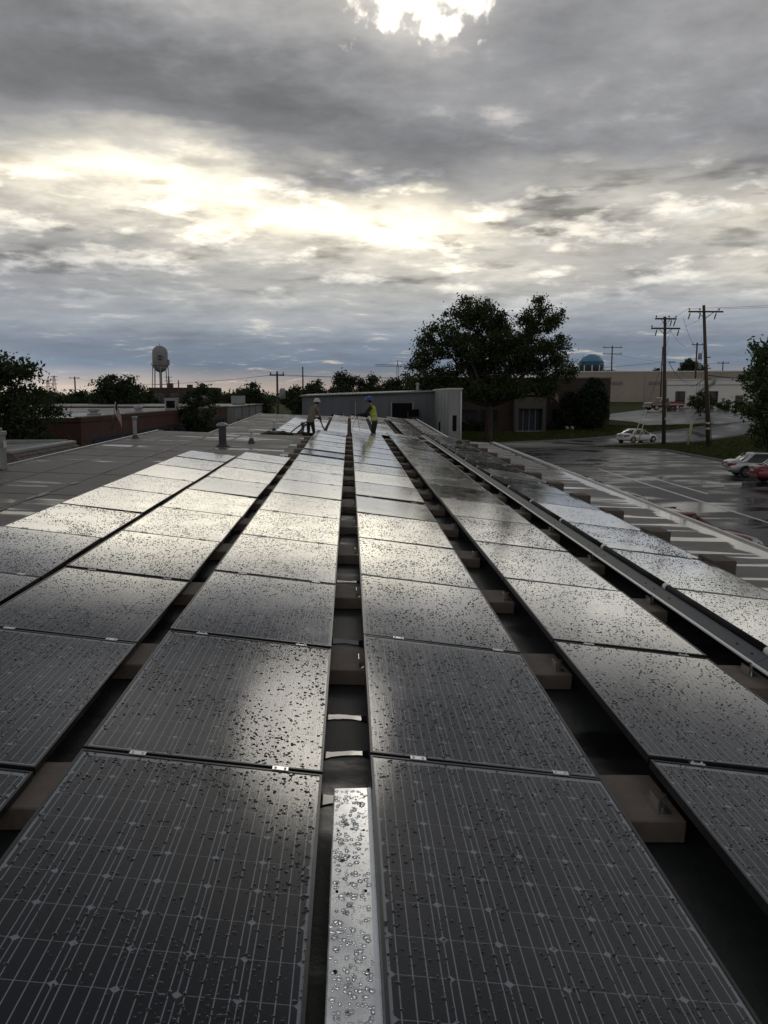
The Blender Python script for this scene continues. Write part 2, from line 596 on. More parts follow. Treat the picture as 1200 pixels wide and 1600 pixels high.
M['water'] = simple('standing_water', (0.03, 0.03, 0.03), 0.03, spec=0.5)
M['pvc_white'] = mat('white_vent_paint', (0.60, 0.59, 0.56), 0.5, 0.25, 6.0)
M['pipe_dark'] = mat('dark_cast_pipe', (0.045, 0.045, 0.046), 0.5, 0.3, 6.0)
M['steel'] = mat('grey_sheet_steel', (0.30, 0.31, 0.31), 0.45, 0.25, 5.0, metal=0.6)
M['wood_pole'] = mat('creosoted_pole', (0.085, 0.058, 0.040), 0.85, 0.4, 2.0, 0.3, 25, stretch=(6, 6, 0.6))
M['insul'] = simple('porcelain_insulator', (0.12, 0.11, 0.10), 0.3)
M['wire'] = simple('aluminium_wire', (0.06, 0.06, 0.065), 0.5)
M['bark'] = mat('bark', (0.060, 0.046, 0.035), 0.95, 0.4, 3.0, 0.5, 14, stretch=(1, 1, 0.35))


def leaf_mat(name, col, tl=0.25):
    m = bpy.data.materials.new(name)
    m.use_nodes = True
    t = m.node_tree
    T = NT(t)
    b = t.nodes['Principled BSDF']
    pos = T.node('ShaderNodeNewGeometry').outputs['Position']
    n = T.noise(pos, 0.9, 4, 0.65)
    n2 = T.noise(pos, 6.0, 2, 0.5)
    f = T.maprange(T.math('ADD', T.math('MULTIPLY', n, 0.6), T.math('MULTIPLY', n2, 0.4)), 0.3, 0.7)
    T.put(b.inputs['Base Color'], T.mix(f, tuple(c * 0.6 for c in col), tuple(c * 1.35 for c in col)))
    b.inputs['Roughness'].default_value = 0.6
    b.inputs['Specular IOR Level'].default_value = 0.25
    tr = T.node('ShaderNodeBsdfTranslucent')
    tr.inputs[0].default_value = (col[0] * 1.5, col[1] * 1.6, col[2] * 0.7, 1)
    mx = T.node('ShaderNodeMixShader')
    mx.inputs[0].default_value = tl
    t.links.new(b.outputs[0], mx.inputs[1])
    t.links.new(tr.outputs[0], mx.inputs[2])
    t.links.new(mx.outputs[0], t.nodes['Material Output'].inputs[0])
    return m


M['leaf_a'] = leaf_mat('leaf_locust', (0.045, 0.062, 0.024))
M['leaf_b'] = leaf_mat('leaf_dark', (0.034, 0.050, 0.024))
M['leaf_c'] = leaf_mat('leaf_mid', (0.050, 0.075, 0.028))
M['leaf_d'] = leaf_mat('leaf_conifer', (0.022, 0.036, 0.020), 0.1)
M['brick_red'] = brick_mat('red_brick', (0.105, 0.040, 0.031), (0.085, 0.034, 0.028), (0.10, 0.08, 0.07))
M['brick_brown'] = brick_mat('brown_brick', (0.085, 0.052, 0.042), (0.07, 0.044, 0.036), (0.10, 0.09, 0.08))
M['tan_wall'] = mat('tan_precast', (0.40, 0.34, 0.285), 0.85, 0.15, 0.35, 0.1, 6)
M['white_wall'] = mat('white_painted_block', (0.80, 0.785, 0.75), 0.8, 0.10, 0.8, 0.1, 8)
M['metal_wall'] = mat('grey_metal_siding', (0.135, 0.145, 0.165), 0.55, 0.15, 0.6, metal=0.1)
M['light_metal'] = mat('pale_metal_siding', (0.30, 0.305, 0.31), 0.5, 0.18, 0.7)
M['pale_roof'] = wet_mat('pale_gravel_roof', (0.21, 0.21, 0.205), (0.13, 0.13, 0.13), 0.6, 0.12, 0.4, 0.5, 0.62, (1, 1, 1), 0.2, 10)
M['dark_glass'] = simple('dark_window_glass', (0.012, 0.014, 0.018), 0.06, spec=0.6)
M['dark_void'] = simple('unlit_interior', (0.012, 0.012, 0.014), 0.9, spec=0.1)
M['navy'] = simple('dark_blue_paint', (0.018, 0.024, 0.045), 0.45)
M['trim'] = mat('tan_stone_trim', (0.14, 0.122, 0.105), 0.8, 0.15, 2.0)
M['shingle'] = mat('asphalt_shingle', (0.15, 0.13, 0.115), 0.9, 0.4, 9.0, 0.4, 40)
M['white_trim'] = mat('white_trim_paint', (0.66, 0.65, 0.63), 0.5, 0.15, 2.0)
M['tank'] = mat('water_tank_paint', (0.27, 0.265, 0.27), 0.55, 0.2, 0.25)
M['tank_blue'] = mat('blue_tank_paint', (0.10, 0.27, 0.44), 0.35, 0.15, 0.3)
M['tower_steel'] = mat('tower_leg_paint', (0.30, 0.29, 0.29), 0.6, 0.2, 0.5)
# ------------------------------------------------------------------ terrain
def terr(X, Y):
    a = min(1.8, 0.03 * max(0.0, Y - 82))
    b = 0.09 * max(0.0, min(X, 44) - 22) * min(1.0, max(0.0, (Y - 84) / 15))
    return min(4.1, a + b)


def axis(lo, hi, fine_lo, fine_hi, step):
    mids = list(np.arange(fine_lo, fine_hi + 0.01, step))
    left, right = [], []
    v, s = fine_lo, step
    while v > lo:
        s *= 1.6
        v -= s
        left.append(max(v, lo))
    v, s = fine_hi, step
    while v < hi:
        s *= 1.6
        v += s
        right.append(min(v, hi))
    return left[::-1] + mids + right


def grid_mesh(name, xs, ys, zf, m):
    nx, ny = len(xs), len(ys)
    v = [(x, y, zf(x, y)) for y in ys for x in xs]
    f = [(j * nx + i, j * nx + i + 1, (j + 1) * nx + i + 1, (j + 1) * nx + i) for j in range(ny - 1) for i in range(nx - 1)]
    me = bpy.data.meshes.new(name)
    me.from_pydata(v, [], f)
    me.materials.append(m)
    me.polygons.foreach_set('use_smooth', [True] * len(f))
    return me


tag(add_obj('ground', grid_mesh('ground', axis(-3000, 3000, -44, 90, 2), axis(-600, 4500, 58, 172, 2), lambda x, y: terr(x, y) - 0.03, M['grass'])), kind='structure')


def ribbon(name, A, B, n, off, m, across=6, thick=None):
    """sheet between polylines A and B, draped on the terrain"""
    def samp(P, t):
        L = [0]
        for p, q in zip(P, P[1:]):
            L.append(L[-1] + math.dist(p, q))
        s = t * L[-1]
        for i in range(len(P) - 1):
            if s <= L[i + 1] + 1e-9:
                k = (s - L[i]) / (L[i + 1] - L[i])
                return (P[i][0] + (P[i + 1][0] - P[i][0]) * k, P[i][1] + (P[i + 1][1] - P[i][1]) * k)
        return P[-1]
    rows = []
    for i in range(n + 1):
        a, b = samp(A, i / n), samp(B, i / n)
        rows.append([(a[0] + (b[0] - a[0]) * k / across, a[1] + (b[1] - a[1]) * k / across) for k in range(across + 1)])
    v = [(x, y, terr(x, y) + off) for r in rows for x, y in r]
    w = across + 1
    f = [(i * w + k, (i + 1) * w + k, (i + 1) * w + k + 1, i * w + k + 1) for i in range(n) for k in range(across)]
    me = bpy.data.meshes.new(name)
    me.from_pydata(v, [], f)
    me.materials.append(m)
    o = tag(add_obj(name, me), kind='structure')
    bm = bmesh.new()
    bm.from_mesh(me)
    bmesh.ops.recalc_face_normals(bm, faces=bm.faces)
    if sum(fc.normal.z for fc in bm.faces) < 0:
        bmesh.ops.reverse_faces(bm, faces=bm.faces)
    bm.to_mesh(me)
    bm.free()
    return o


# parking lot, alley and yard (flat)
LOT = [(5.25, -40), (30, -40), (28.5, 30), (27.0, 49), (26.6, 57.5), (27, 70.5), (22.5, 73.6), (17.5, 74.4), (10.5, 71.6), (10.5, 79.5), (-12, 79.5), (-12, 62.6), (5.25, 62.6)]
mb = MB()
mb.face([(x, y, 0.004) for x, y in LOT])
tag(mb.build('parking_lot', M['asphalt']), kind='structure')
mb = MB()
mb.face([(-10.45, -40, 0.004), (-6.6, -40, 0.004), (-6.6, 62.6, 0.004), (-10.45, 62.6, 0.004)])
tag(mb.build('alley', M['asphalt']), kind='structure')

F_KERB = [(10.5, 79.6), (15.5, 82.2), (28.3, 88.2), (43, 93.4), (60, 98), (80, 102)]
N_KERB = [(10.5, 71.6), (17.5, 74.5), (31.7, 82.0), (43, 88.0), (60, 92.4), (80, 96)]
ribbon('street', F_KERB, N_KERB, 60, 0.012, M['street'])
# pale forecourt in front of the white building
ribbon('forecourt', [(33.0, 105.0), (35.5, 114.0), (47, 118)], [(34.6, 95.8), (44.8, 92.9), (58, 96.8)], 40, 0.03, M['concrete'], 12)


def kerb(name, P, w=0.16, hgt=0.13):
    mb = MB()
    pts = []
    for a, b in zip(P, P[1:]):
        n = max(2, int(math.dist(a, b) / 2))
        pts += [(a[0] + (b[0] - a[0]) * k / n, a[1] + (b[1] - a[1]) * k / n) for k in range(n)]
    pts.append(P[-1])
    rs = []
    for i, p in enumerate(pts):
        q, r = pts[max(0, i - 1)], pts[min(len(pts) - 1, i + 1)]
        d = Vector((r[0] - q[0], r[1] - q[1])).normalized()
        nx, ny = -d.y * w / 2, d.x * w / 2
        z = terr(*p)
        rs.append([(p[0] - nx, p[1] - ny, z - 0.1), (p[0] + nx, p[1] + ny, z - 0.1), (p[0] + nx, p[1] + ny, z + hgt), (p[0] - nx, p[1] - ny, z + hgt)])
    mb.rings(rs)
    return tag(mb.build(name, M['kerb']), kind='structure')


kerb('far_kerb', F_KERB)
kerb('near_kerb', [(x, y) for x, y in N_KERB[1:]])
kerb('lot_kerb', [(28.5, 30), (27.1, 49), (26.7, 57.5), (27.1, 70.5), (22.5, 73.7), (18.5, 74.6)])


def stripe(x0, y0, x1, y1, w=0.11, z=0.009):
    d = Vector((x1 - x0, y1 - y0)).normalized()
    nx, ny = -d.y * w / 2, d.x * w / 2
    mb = MB()
    mb.face([(x0 - nx, y0 - ny, z), (x1 - nx, y1 - ny, z), (x1 + nx, y1 + ny, z), (x0 + nx, y0 + ny, z)])
    o = mb.build('painted_line', M['paint'])
    if o.data.polygons[0].normal.z < 0:
        o.data.flip_normals()
    return tag(o, kind='structure')


stripe(15.95, 52.6, 15.4, 30.0, 0.16)
stripe(15.4, 30.0, 15.2, 12.0, 0.16)
stripe(17.25, 47.4, 17.05, 38.6, 0.16)
for k in range(11):
    y = 41.2 + 2.75 * k
    stripe(20.9, y, 26.4, y + 0.1)
for k in range(8):
    y = 52.5 + 2.75 * k
    stripe(12.4, y, 17.2, y + 0.1)
# two pale concrete wheel stops lying on the lot
for k, (x, y, lab) in enumerate([(18.6, 41.6, 'pale concrete wheel stop nearer the long white line on the lot'),
                                 (20.0, 42.6, 'pale concrete wheel stop nearer the silver sedan on the lot')]):
    mb = MB()
    mb.rings([[(-0.6, -0.08, 0), (-0.6, 0.08, 0), (-0.6, 0.05, 0.11), (-0.6, -0.05, 0.11)], [(0.6, -0.08, 0), (0.6, 0.08, 0), (0.6, 0.05, 0.11), (0.6, -0.05, 0.11)]])
    o = mb.build('wheel_stop', M['white_trim'])
    o.location = (x, y, 0.006)
    o.rotation_euler.z = 0.12
    tag(o, lab, 'wheel stop', 'wheel stops on the lot')

# ------------------------------------------------------------------ the building we stand on
XL, XR = -6.55, 5.0
Y_END = 62.0
CR = 0.0373


def prof(Y):
    if Y <= 28.8:
        return 0.0127 * Y
    if Y <= 33.0:
        t = (Y - 28.8) / 4.2
        t = t * t * (3 - 2 * t)
        return 0.366 * (1 - t) - 0.29 * t
    return -0.29 + 0.02 * (Y - 33.0)


def zroof(X, Y):
    return CAM_Z - 1.76 - CR * X + prof(Y)


own = thing('roof_building', 'low building whose wide grey membrane roof carries the solar panel rows', 'building', (-0.8, 25, 0))
OWN_INV = Matrix.Translation((0.8, -25, 0))


def own_part(o):
    o.parent = own
    o.matrix_parent_inverse = OWN_INV
    return o


ys = [-12, -6] + list(np.arange(0, 28.1, 2)) + list(np.arange(28.8, 33.1, 0.6)) + list(np.arange(35, 62.1, 3))
own_part(add_obj('roof', grid_mesh('roof', list(np.linspace(XL, XR, 9)), ys, zroof, M['roof'])))
for x, nm in ((XL, 'side_wall'), (XR, 'side_wall')):
    mb = MB()
    v0 = [(x, y, -0.1) for y in ys] + [(x, y, zroof(x, y) - 0.012) for y in ys]
    n = len(ys)
    mb.v = v0
    mb.f = [(i, i + 1, n + i + 1, n + i) for i in range(n - 1)]
    mb.m = [0] * (n - 1)
    own_part(mb.build(nm, M['wall_own']))
for y in (-12, Y_END):
    mb = MB()
    mb.face([(XL, y, -0.1), (XR, y, -0.1), (XR, y, zroof(XR, y) - 0.012), (XL, y, zroof(XL, y) - 0.012)])
    own_part(mb.build('end_wall', M['wall_own']))


def edge_strip(nm, x0, x1, up, m, y0=-12, y1=Y_END, drop=0.10):
    mb = MB()
    rs = []
    for y in ys:
        z = zroof(x0, y)
        rs.append([(x0, y, z - drop), (x1, y, z - drop), (x1, y, z + up), (x0, y, z + up)])
    mb.rings(rs)
    return own_part(mb.build(nm, m))


edge_strip('edge_flashing', XR - 0.015, XR + 0.035, 0.022, M['flash'])
edge_strip('edge_flashing', XL - 0.05, XL + 0.02, 0.03, M['flash'])


def lap(xa, xb, ya, yb, h=0.006, m='seam'):
    """raised lap seam of the membrane, following the roof"""
    mb = MB()
    n = max(1, int(max(abs(xb - xa), abs(yb - ya)) / 1.5))
    along_y = abs(yb - ya) > abs(xb - xa)
    rs = []
    for i in range(n + 1):
        t = i / n
        if along_y:
            y = ya + (yb - ya) * t
            a, b = (xa, y), (xb, y)
        else:
            x = xa + (xb - xa) * t
            a, b = (x, ya), (x, yb)
        rs.append([(a[0], a[1], zroof(*a) - 0.004), (b[0], b[1], zroof(*b) - 0.004), (b[0], b[1], zroof(*b) + h), (a[0], a[1], zroof(*a) + h)])
    mb.rings(rs)
    return own_part(mb.build('lap_seam', M[m]))


lap(-4.62, -4.52, -12, 28.6)
lap(-5.62, -5.56, 2, 28.6)
lap(-3.62, -3.56, 19.0, 28.6)
for y in (9.2, 12.4, 15.2, 18.9, 20.6, 22.5, 24.6, 26.6):
    lap(-6.5, -0.4 if y > 19 else -3.9, y, y + 0.09)
for y in (36.5, 41.0, 46.0, 52.0, 57.0):
    lap(-6.5, 4.9, y, y + 0.1)
random.seed(3)
for k in range(26):          # scuffs of dried sealant along the long seam
    y = random.uniform(7, 28)
    x = -4.57 + random.uniform(-0.05, 0.07)
    L, w = random.uniform(0.1, 0.5), random.uniform(0.015, 0.05)
    z = lambda a, b: zroof(a, b) + 0.012
    mb = MB()
    pts = [(x + w * math.cos(t) * random.uniform(0.7, 1.2), y + L * math.sin(t) * random.uniform(0.8, 1.1)) for t in np.linspace(0, 2 * PI, 9)[:-1]]
    mb.face([(a, b, z(a, b)) for a, b in pts])
    own_part(mb.build('sealant_scuff', M['scuff']))
# ------------------------------------------------------------------ solar panels
PW, PL, PH = 0.992, 1.655, 0.035
PITCH_Y, PITCH_X, X0, Y0, TILT = 1.675, 1.185, -1.106, 3.295, 0.1327
CP = 0.15875
LIP = 0.011
R3 = 0.15         # the parking-side row stands a little farther out


def frame_mesh():
    mb = MB()
    a, b = PW / 2, PL / 2
    for (x0, x1, y0, y1) in ((-a, a, -b, -b + LIP), (-a, a, b - LIP, b), (-a, -a + LIP, -b + LIP, b - LIP), (a - LIP, a, -b + LIP, b - LIP)):
        mb.box(x0, x1, y0, y1, -PH, 0.0)
    return mb.mesh('frame', M['frame'])


def rect(mb, x0, x1, y0, y1, z, m=0):
    mb.face([(x0, y0, z), (x1, y0, z), (x1, y1, z), (x0, y1, z)], m)


def cell_into(mb, cx, cy, z, m=0):
    h, c = 0.0776, 0.0115
    P = [(-h + c, -h), (h - c, -h), (h, -h + c), (h, h - c), (h - c, h), (-h + c, h), (-h, h - c), (-h, -h + c)]
    mb.face([(cx + x, cy + y, z) for x, y in P], m)


ME_FRAME = frame_mesh()
_mb = MB(); rect(_mb, -PW / 2 + LIP, PW / 2 - LIP, -PL / 2 + LIP, PL / 2 - LIP, -0.0025)
ME_GLASS = _mb.mesh('glass', M['glass'])
_mb = MB(); _mb.box(-PW / 2 + LIP, PW / 2 - LIP, -PL / 2 + LIP, PL / 2 - LIP, -0.010, -0.0070)
ME_BACK = _mb.mesh('backsheet', M['backsheet'])
CELLS = [((i - 2.5) * CP, (j - 4.5) * CP) for i in range(6) for j in range(10)]
_mb = MB()
for _c in CELLS:
    cell_into(_mb, _c[0], _c[1], -0.0060)
ME_CELLS = _mb.mesh('cells', M['cell'])
_mb = MB()
cell_into(_mb, 0, 0, 0.0)
_h = 0.0776
_mb.face([(-_h, -_h + .0115, -0.0008), (-_h, _h - .0115, -0.0008), (_h, _h - .0115, -0.0008), (_h, -_h + .0115, -0.0008)])
ME_CELL = _mb.mesh('cell', M['cell'])
_mb = MB()
for i in range(6):
    for k in range(4):
        x = (i - 2.5) * CP + (k - 1.5) * 0.039
        rect(_mb, x - 0.0017, x + 0.0017, -5 * CP + 0.004, 5 * CP - 0.004, -0.0050)
ME_RIBBON = _mb.mesh('ribbons', M['ribbon'])
_mb = MB()
_mb.box(-0.033, 0.033, -0.016, 0.016, 0.0, 0.0035)
for s in (-1, 1):
    _mb.lathe([(0.005, 0.0035), (0.005, 0.008), (0.0035, 0.009)], 6, (s * 0.02, 0, 0))
_mb.box(-0.03, 0.03, -0.0045, 0.0045, -0.035, 0.0)
ME_CLAMP = _mb.mesh('clamp', M['clamp'])


def drop_rings(mb, x, y, z, r, hgt, rng, n=7, stretch=1.0, ang=0.0, m=0):
    """one flat irregular water drop"""
    off = [rng.uniform(0.78, 1.22) for _ in range(n)]
    b = len(mb.v)
    ca, sa = math.cos(ang), math.sin(ang)
    for rr, zz in ((1.0, 0.0), (0.82, 0.62), (0.42, 0.96)):
        for k in range(n):
            t = 2 * PI * k / n
            px, py = r * rr * off[k] * math.cos(t) * stretch, r * rr * off[k] * math.sin(t) / stretch
            mb.v.append((x + px * ca - py * sa, y + px * sa + py * ca, z + hgt * zz))
    for q in range(2):
        for k in range(n):
            j = (k + 1) % n
            mb.f.append((b + q * n + k, b + q * n + j, b + (q + 1) * n + j, b + (q + 1) * n + k))
            mb.m.append(m)
    mb.f.append(tuple(b + 2 * n + k for k in range(n)))
    mb.m.append(m)


def drops_mesh(seed, count, rmin, rmax, clump):
    rng = random.Random(seed)
    mb = MB()
    a, b = PW / 2 - 0.012, PL / 2 - 0.012
    k = 0
    while k < count:
        x, y = rng.uniform(-a, a), rng.uniform(-b, b)
        d = mnoise.noise(Vector((x * 2.6 + seed * 9.1, y * 2.6, seed * 3.3)))
        if rng.random() > 0.45 + clump * d:
            continue
        r = rmin + (rmax - rmin) * rng.random() ** 2.7
        drop_rings(mb, x, y, -0.0024, r, r * 0.55, rng, 7, rng.uniform(0.85, 1.35), rng.uniform(-0.4, 0.4))
        k += 1
    return mb.mesh('water_drops', M['drop'], True)


ME_DROPS = [drops_mesh(11, 3300, 0.0012, 0.0066, 0.7), drops_mesh(12, 2700, 0.0012, 0.0074, 0.9),
            drops_mesh(13, 2700, 0.0012, 0.0062, 0.8), drops_mesh(14, 3100, 0.0012, 0.0060, 0.6)]
ME_DROPS_FAR = [drops_mesh(21, 1000, 0.0018, 0.006, 0.9), drops_mesh(22, 600, 0.0018, 0.006, 1.0), drops_mesh(23, 220, 0.0018, 0.005, 1.0)]
ME_DROPS_RIM = None

ORD = ['nearest', 'second', 'third', 'fourth', 'fifth', 'sixth', 'seventh', 'eighth', 'ninth', 'tenth', 'eleventh', 'twelfth', 'thirteenth', 'fourteenth', 'fifteenth', 'sixteenth']
ROWNAME = {-2: 'the short outermost left row', -1: 'the second row from left', 0: 'the row left of central gap',
           1: 'the row right of central gap', 2: 'the row left of metal strip', 3: 'the row beside the parking edge'}
prng = random.Random(77)


def panel_matrix(r, yc, jit=0.0):
    xl = X0 + PITCH_X * r
    yn, yf = yc - PL / 2, yc + PL / 2
    if r == 3:
        xl += R3
    zn = CAM_Z - 1.513 - CR * xl + prof(yn)
    zf = CAM_Z - 1.513 - CR * xl + prof(yf)
    t = TILT + prng.gauss(0, jit)
    ey = Vector((0, yf - yn, zf - zn)).normalized()
    ey = (ey + Vector((0, 0, prng.gauss(0, jit)))).normalized()
    ex = Vector((math.cos(t), 0, -math.sin(t)))
    ex = (ex - ey * ex.dot(ey)).normalized()
    ez = ex.cross(ey)
    c = Vector((xl, yc, (zn + zf) / 2)) + ex * PW / 2
    m = Matrix((ex, ey, ez)).transposed().to_4x4()
    m.translation = c
    return m


def make_panel(r, k, yc, label, group, detail):
    p = bpy.data.objects.new('solar_panel', None)
    COL.objects.link(p)
    p.empty_display_size = 0.2
    base = panel_matrix(r, yc, 0.0042 if detail < 3 else 0.003)
    p.matrix_world = base @ Matrix.Translation((0, 0, -PH))
    tag(p, label, 'solar panel', group)
    up = Matrix.Translation((0, 0, PH))

    def part(nm, me, kind=None, loc=(0, 0, 0)):
        o = add_obj(nm, me, p, kind)
        o.location = (loc[0], loc[1], loc[2] + PH)
        return o
    part('frame', ME_FRAME)
    part('backsheet', ME_BACK)
    if detail == 0:
        for cx, cy in CELLS:
            part('cell', ME_CELL, None, (cx, cy, -0.0060))
    else:
        part('cells', ME_CELLS, 'stuff')
    if detail < 3:
        part('ribbons', ME_RIBBON, 'stuff')
        for x in (-0.285, 0.33):
            part('clamp', ME_CLAMP, None, (x + prng.uniform(-0.02, 0.02), PL / 2 + 0.010, 0.0005))
    part('glass', ME_GLASS)
    if detail < 2:
        part('water_drops', prng.choice(ME_DROPS), 'stuff')
    elif detail == 2 and not (r == 2 and k == 2) and not (r == 1 and k == 4):
        part('water_drops', prng.choice(ME_DROPS_FAR), 'stuff')
    return p


DETAIL0 = {(0, -1), (1, -1), (0, 0), (1, 0), (2, 0), (-1, 0), (2, -1), (-1, 1), (0, 1), (1, 1)}
for r, k0, k1 in ((-2, 1, 9), (-1, -1, 9), (0, -1, 15), (1, -1, 15), (2, -1, 15), (3, 1, 15)):
    for n, k in enumerate(range(k0, k1)):
        yc = Y0 + PITCH_Y * (k + 0.5) - (0.2 if r == 3 else 0.0)
        d = 0 if (r, k) in DETAIL0 else 1 if k <= 3 else 2
        lab = 'wet solar panel, %s from the camera in %s' % (ORD[n], ROWNAME[r])
        make_panel(r, k, yc, lab, 'solar panels of the near roof', d)
FARROW = {-2: 'the outermost left row', -1: 'the second row from left', 0: 'the row left of central gap',
          1: 'the row right of central gap', 2: 'the fifth row from left', 3: 'the parking-side row'}
for r in range(-2, 4):
    for n in range(9 if r < 0 else 12):
        yc = 38.9 + PITCH_Y * (n + 0.5)
        lab = 'far solar panel beyond the workers, %s in %s' % (ORD[n] if n else 'first', FARROW[r])
        make_panel(r, n + 30, yc, lab, 'solar panels of the far block', 3)

# near-black sheets added so the gap floors read as deep shade
def gap_shade(xc, w, y0, y1):
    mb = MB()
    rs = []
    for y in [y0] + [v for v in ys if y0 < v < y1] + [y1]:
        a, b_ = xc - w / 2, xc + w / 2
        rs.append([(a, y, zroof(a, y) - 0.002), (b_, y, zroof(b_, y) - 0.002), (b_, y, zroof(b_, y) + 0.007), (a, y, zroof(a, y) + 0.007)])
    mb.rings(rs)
    own_part(mb.build('gap_shade_sheet', M['gap_shade']))


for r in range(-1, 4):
    gap_shade(X0 + PITCH_X * r - 0.1 + (0.07 if r == 3 else 0), 1.06, 0.2 if r >= 0 else 1.0, 28.6 if r > 0 else 18.6)
    gap_shade(X0 + PITCH_X * r - 0.1, 1.06, 38.2, 58.6 if r > 0 else 54.0)
gap_shade(X0 - 0.3, 0.66, 18.62, 28.6)

# ------------------------------------------------------------------ ballast blocks
_mb = MB(); _mb.box(-0.2, 0.2, -0.2, 0.2, 0, 0.095)
ME_BLOCK = _mb.mesh('ballast_block', M['block'])
_mb = MB(); _mb.box(-0.125, 0.125, -0.17, 0.17, 0, 0.17)
ME_BLOCK_TALL = _mb.mesh('ballast_block', M['block_dark'])
_mb = MB()
_mb.box(-0.03, 0.03, -0.05, 0.05, 0, 0.004)
_mb.box(-0.03, -0.026, -0.05, 0.05, 0.004, 0.06)
_mb.lathe([(0.008, 0.0), (0.008, 0.05), (0.012, 0.05), (0.012, 0.06)], 6, (0.01, 0, 0.004))
ME_FOOT = _mb.mesh('rack_foot', M['clamp'])
GAPNAME = {-2: 'left of the outermost row', -1: 'between the two leftmost rows', 0: 'between the second and third rows',
           1: 'in the central gap', 2: 'in the gap right of centre', 3: 'in the gap below the metal strip', 4: 'along the parking edge'}


def block(r, j, yc, far=False):
    x = X0 + PITCH_X * r - 0.15
    tall = r == 4
    if tall:
        x = X0 + PITCH_X * 3 + R3 + 0.983 + 0.125
    if r == -2:
        x = X0 + PITCH_X * r - 0.02
    x += prng.uniform(-0.015, 0.015)
    y = yc + prng.uniform(-0.02, 0.02)
    o = add_obj('ballast_block', ME_BLOCK_TALL if tall else ME_BLOCK)
    slope = (prof(y + 0.2) - prof(y - 0.2)) / 0.4
    o.location = (x, y, zroof(x, y) + 0.009)
    o.rotation_euler = (math.atan(slope), math.atan(CR), prng.uniform(-0.04, 0.04))
    if not far:
        bevel(o, 0.006, 1)
    if far:
        lab = 'brown concrete block %s of the far panels, %s back' % (GAPNAME[r], ORD[j] if j else 'first')
    else:
        lab = 'brown concrete ballast block %s, %s from the camera' % (GAPNAME[r], ORD[j])
    return tag(o, lab, 'block', 'concrete ballast blocks under the far panels' if far else 'concrete ballast blocks between the near panel rows')


for r, j0, j1 in ((-2, 1, 9), (-1, 1, 9), (0, 0, 15), (1, 1, 15), (2, 0, 15), (3, 1, 15), (4, 1, 15)):
    for n, j in enumerate(range(j0, j1)):
        block(r, n, Y0 + PITCH_Y * j - (0.2 if r >= 3 else 0.045))
        if 0 <= r <= 3 and j < 9:
            x = X0 + PITCH_X * r - 0.005
            y = Y0 + PITCH_Y * j - 0.16
            f = add_obj('rack_foot', ME_FOOT)
            f.location = (x, y, zroof(x, y) + 0.10)
            tag(f, 'bright steel rack foot %s, %s from camera' % (GAPNAME[r], ORD[n]), 'rack foot', 'steel rack feet at the ballast blocks')
for r in range(-1, 5):
    for n in range(9 if r < 0 else 12):
        block(r, n, 38.9 + PITCH_Y * n, True)

# ------------------------------------------------------------------ wind deflectors
def zl(r, y):
    return CAM_Z - 1.513 - CR * (X0 + PITCH_X * r + (R3 if r == 3 else 0)) + prof(y)


def deflector_long(n, y0, y1):
    """a lapped length of sheet standing against the high edge of the right-hand row"""
    xe = X0 + PITCH_X * 3 + R3
    t = thing('wind_deflector', 'metal wind deflector length, %s from camera, along the parking-side panel row' % ORD[n], 'deflector', (xe - 0.12, (y0 + y1) / 2, zroof(xe, (y0 + y1) / 2) + 0.05), 0, 'wind deflector lengths of the long strip')
    inv = Matrix.Translation(-t.location)
    sec = [(-0.152, -0.062), (-0.146, -0.054), (-0.070, -0.022), (-0.062, -0.014)]
    mb = MB()
    rs = []
    dz = 0.0015 * (n % 2)
    for y in np.linspace(y0, y1 + 0.03, 5):
        z = zl(3, y)
        top = [(xe + a, y, z + b + dz) for a, b in sec]
        rs.append(top + [(xe + a + 0.001, y, z + b - 0.0015 + dz) for a, b in reversed(sec)])
    mb.rings(rs)
    o = mb.build('sheet', M['galv_dark'], t); o.matrix_parent_inverse = inv
    mb = MB()
    rs = []
    for y in np.linspace(y0, y1 + 0.03, 5):
        z = zl(3, y)
        rs.append([(xe - 0.166, y, z - 0.066 + dz), (xe - 0.1525, y, z - 0.066 + dz), (xe - 0.1525, y, z - 0.050 + dz), (xe - 0.166, y, z - 0.056 + dz)])
    mb.rings(rs)
    o = mb.build('lip', M['white_clip'], t); o.matrix_parent_inverse = inv
    for q, yy in enumerate((y0 + 0.12, y0 + 0.32, y1 - 0.2)):
        mb = MB()
        z = zl(3, yy)
        mb.box(-0.004, 0.004, -0.012, 0.012, 0, 0.0035, 0, Matrix.Translation((xe - 0.105, yy, z - 0.0372 + dz)) @ Matrix.Rotation(-0.40, 4, 'Y'))
        o = mb.build('slot', M['rubber'], t); o.matrix_parent_inverse = inv
    mb = MB()
    mb.tube([(xe - 0.031, y, zl(3, y) - 0.006) for y in np.linspace(y0, y1, 4)], 0.028, 10)
    o = mb.build('conduit', M['rubber'], t, True); o.matrix_parent_inverse = inv
    mb = MB()
    mb.tube([(xe - 0.031, y, zl(3, y) - 0.006) for y in (y0 + 0.01, y0 + 0.075)], 0.0305, 10)
    o = mb.build('clip', M['white_clip'], t, True); o.matrix_parent_inverse = inv


for n, k in enumerate(range(0, 15)):
    y = Y0 + PITCH_Y * k - 0.2
    deflector_long(n, y, y + PITCH_Y)

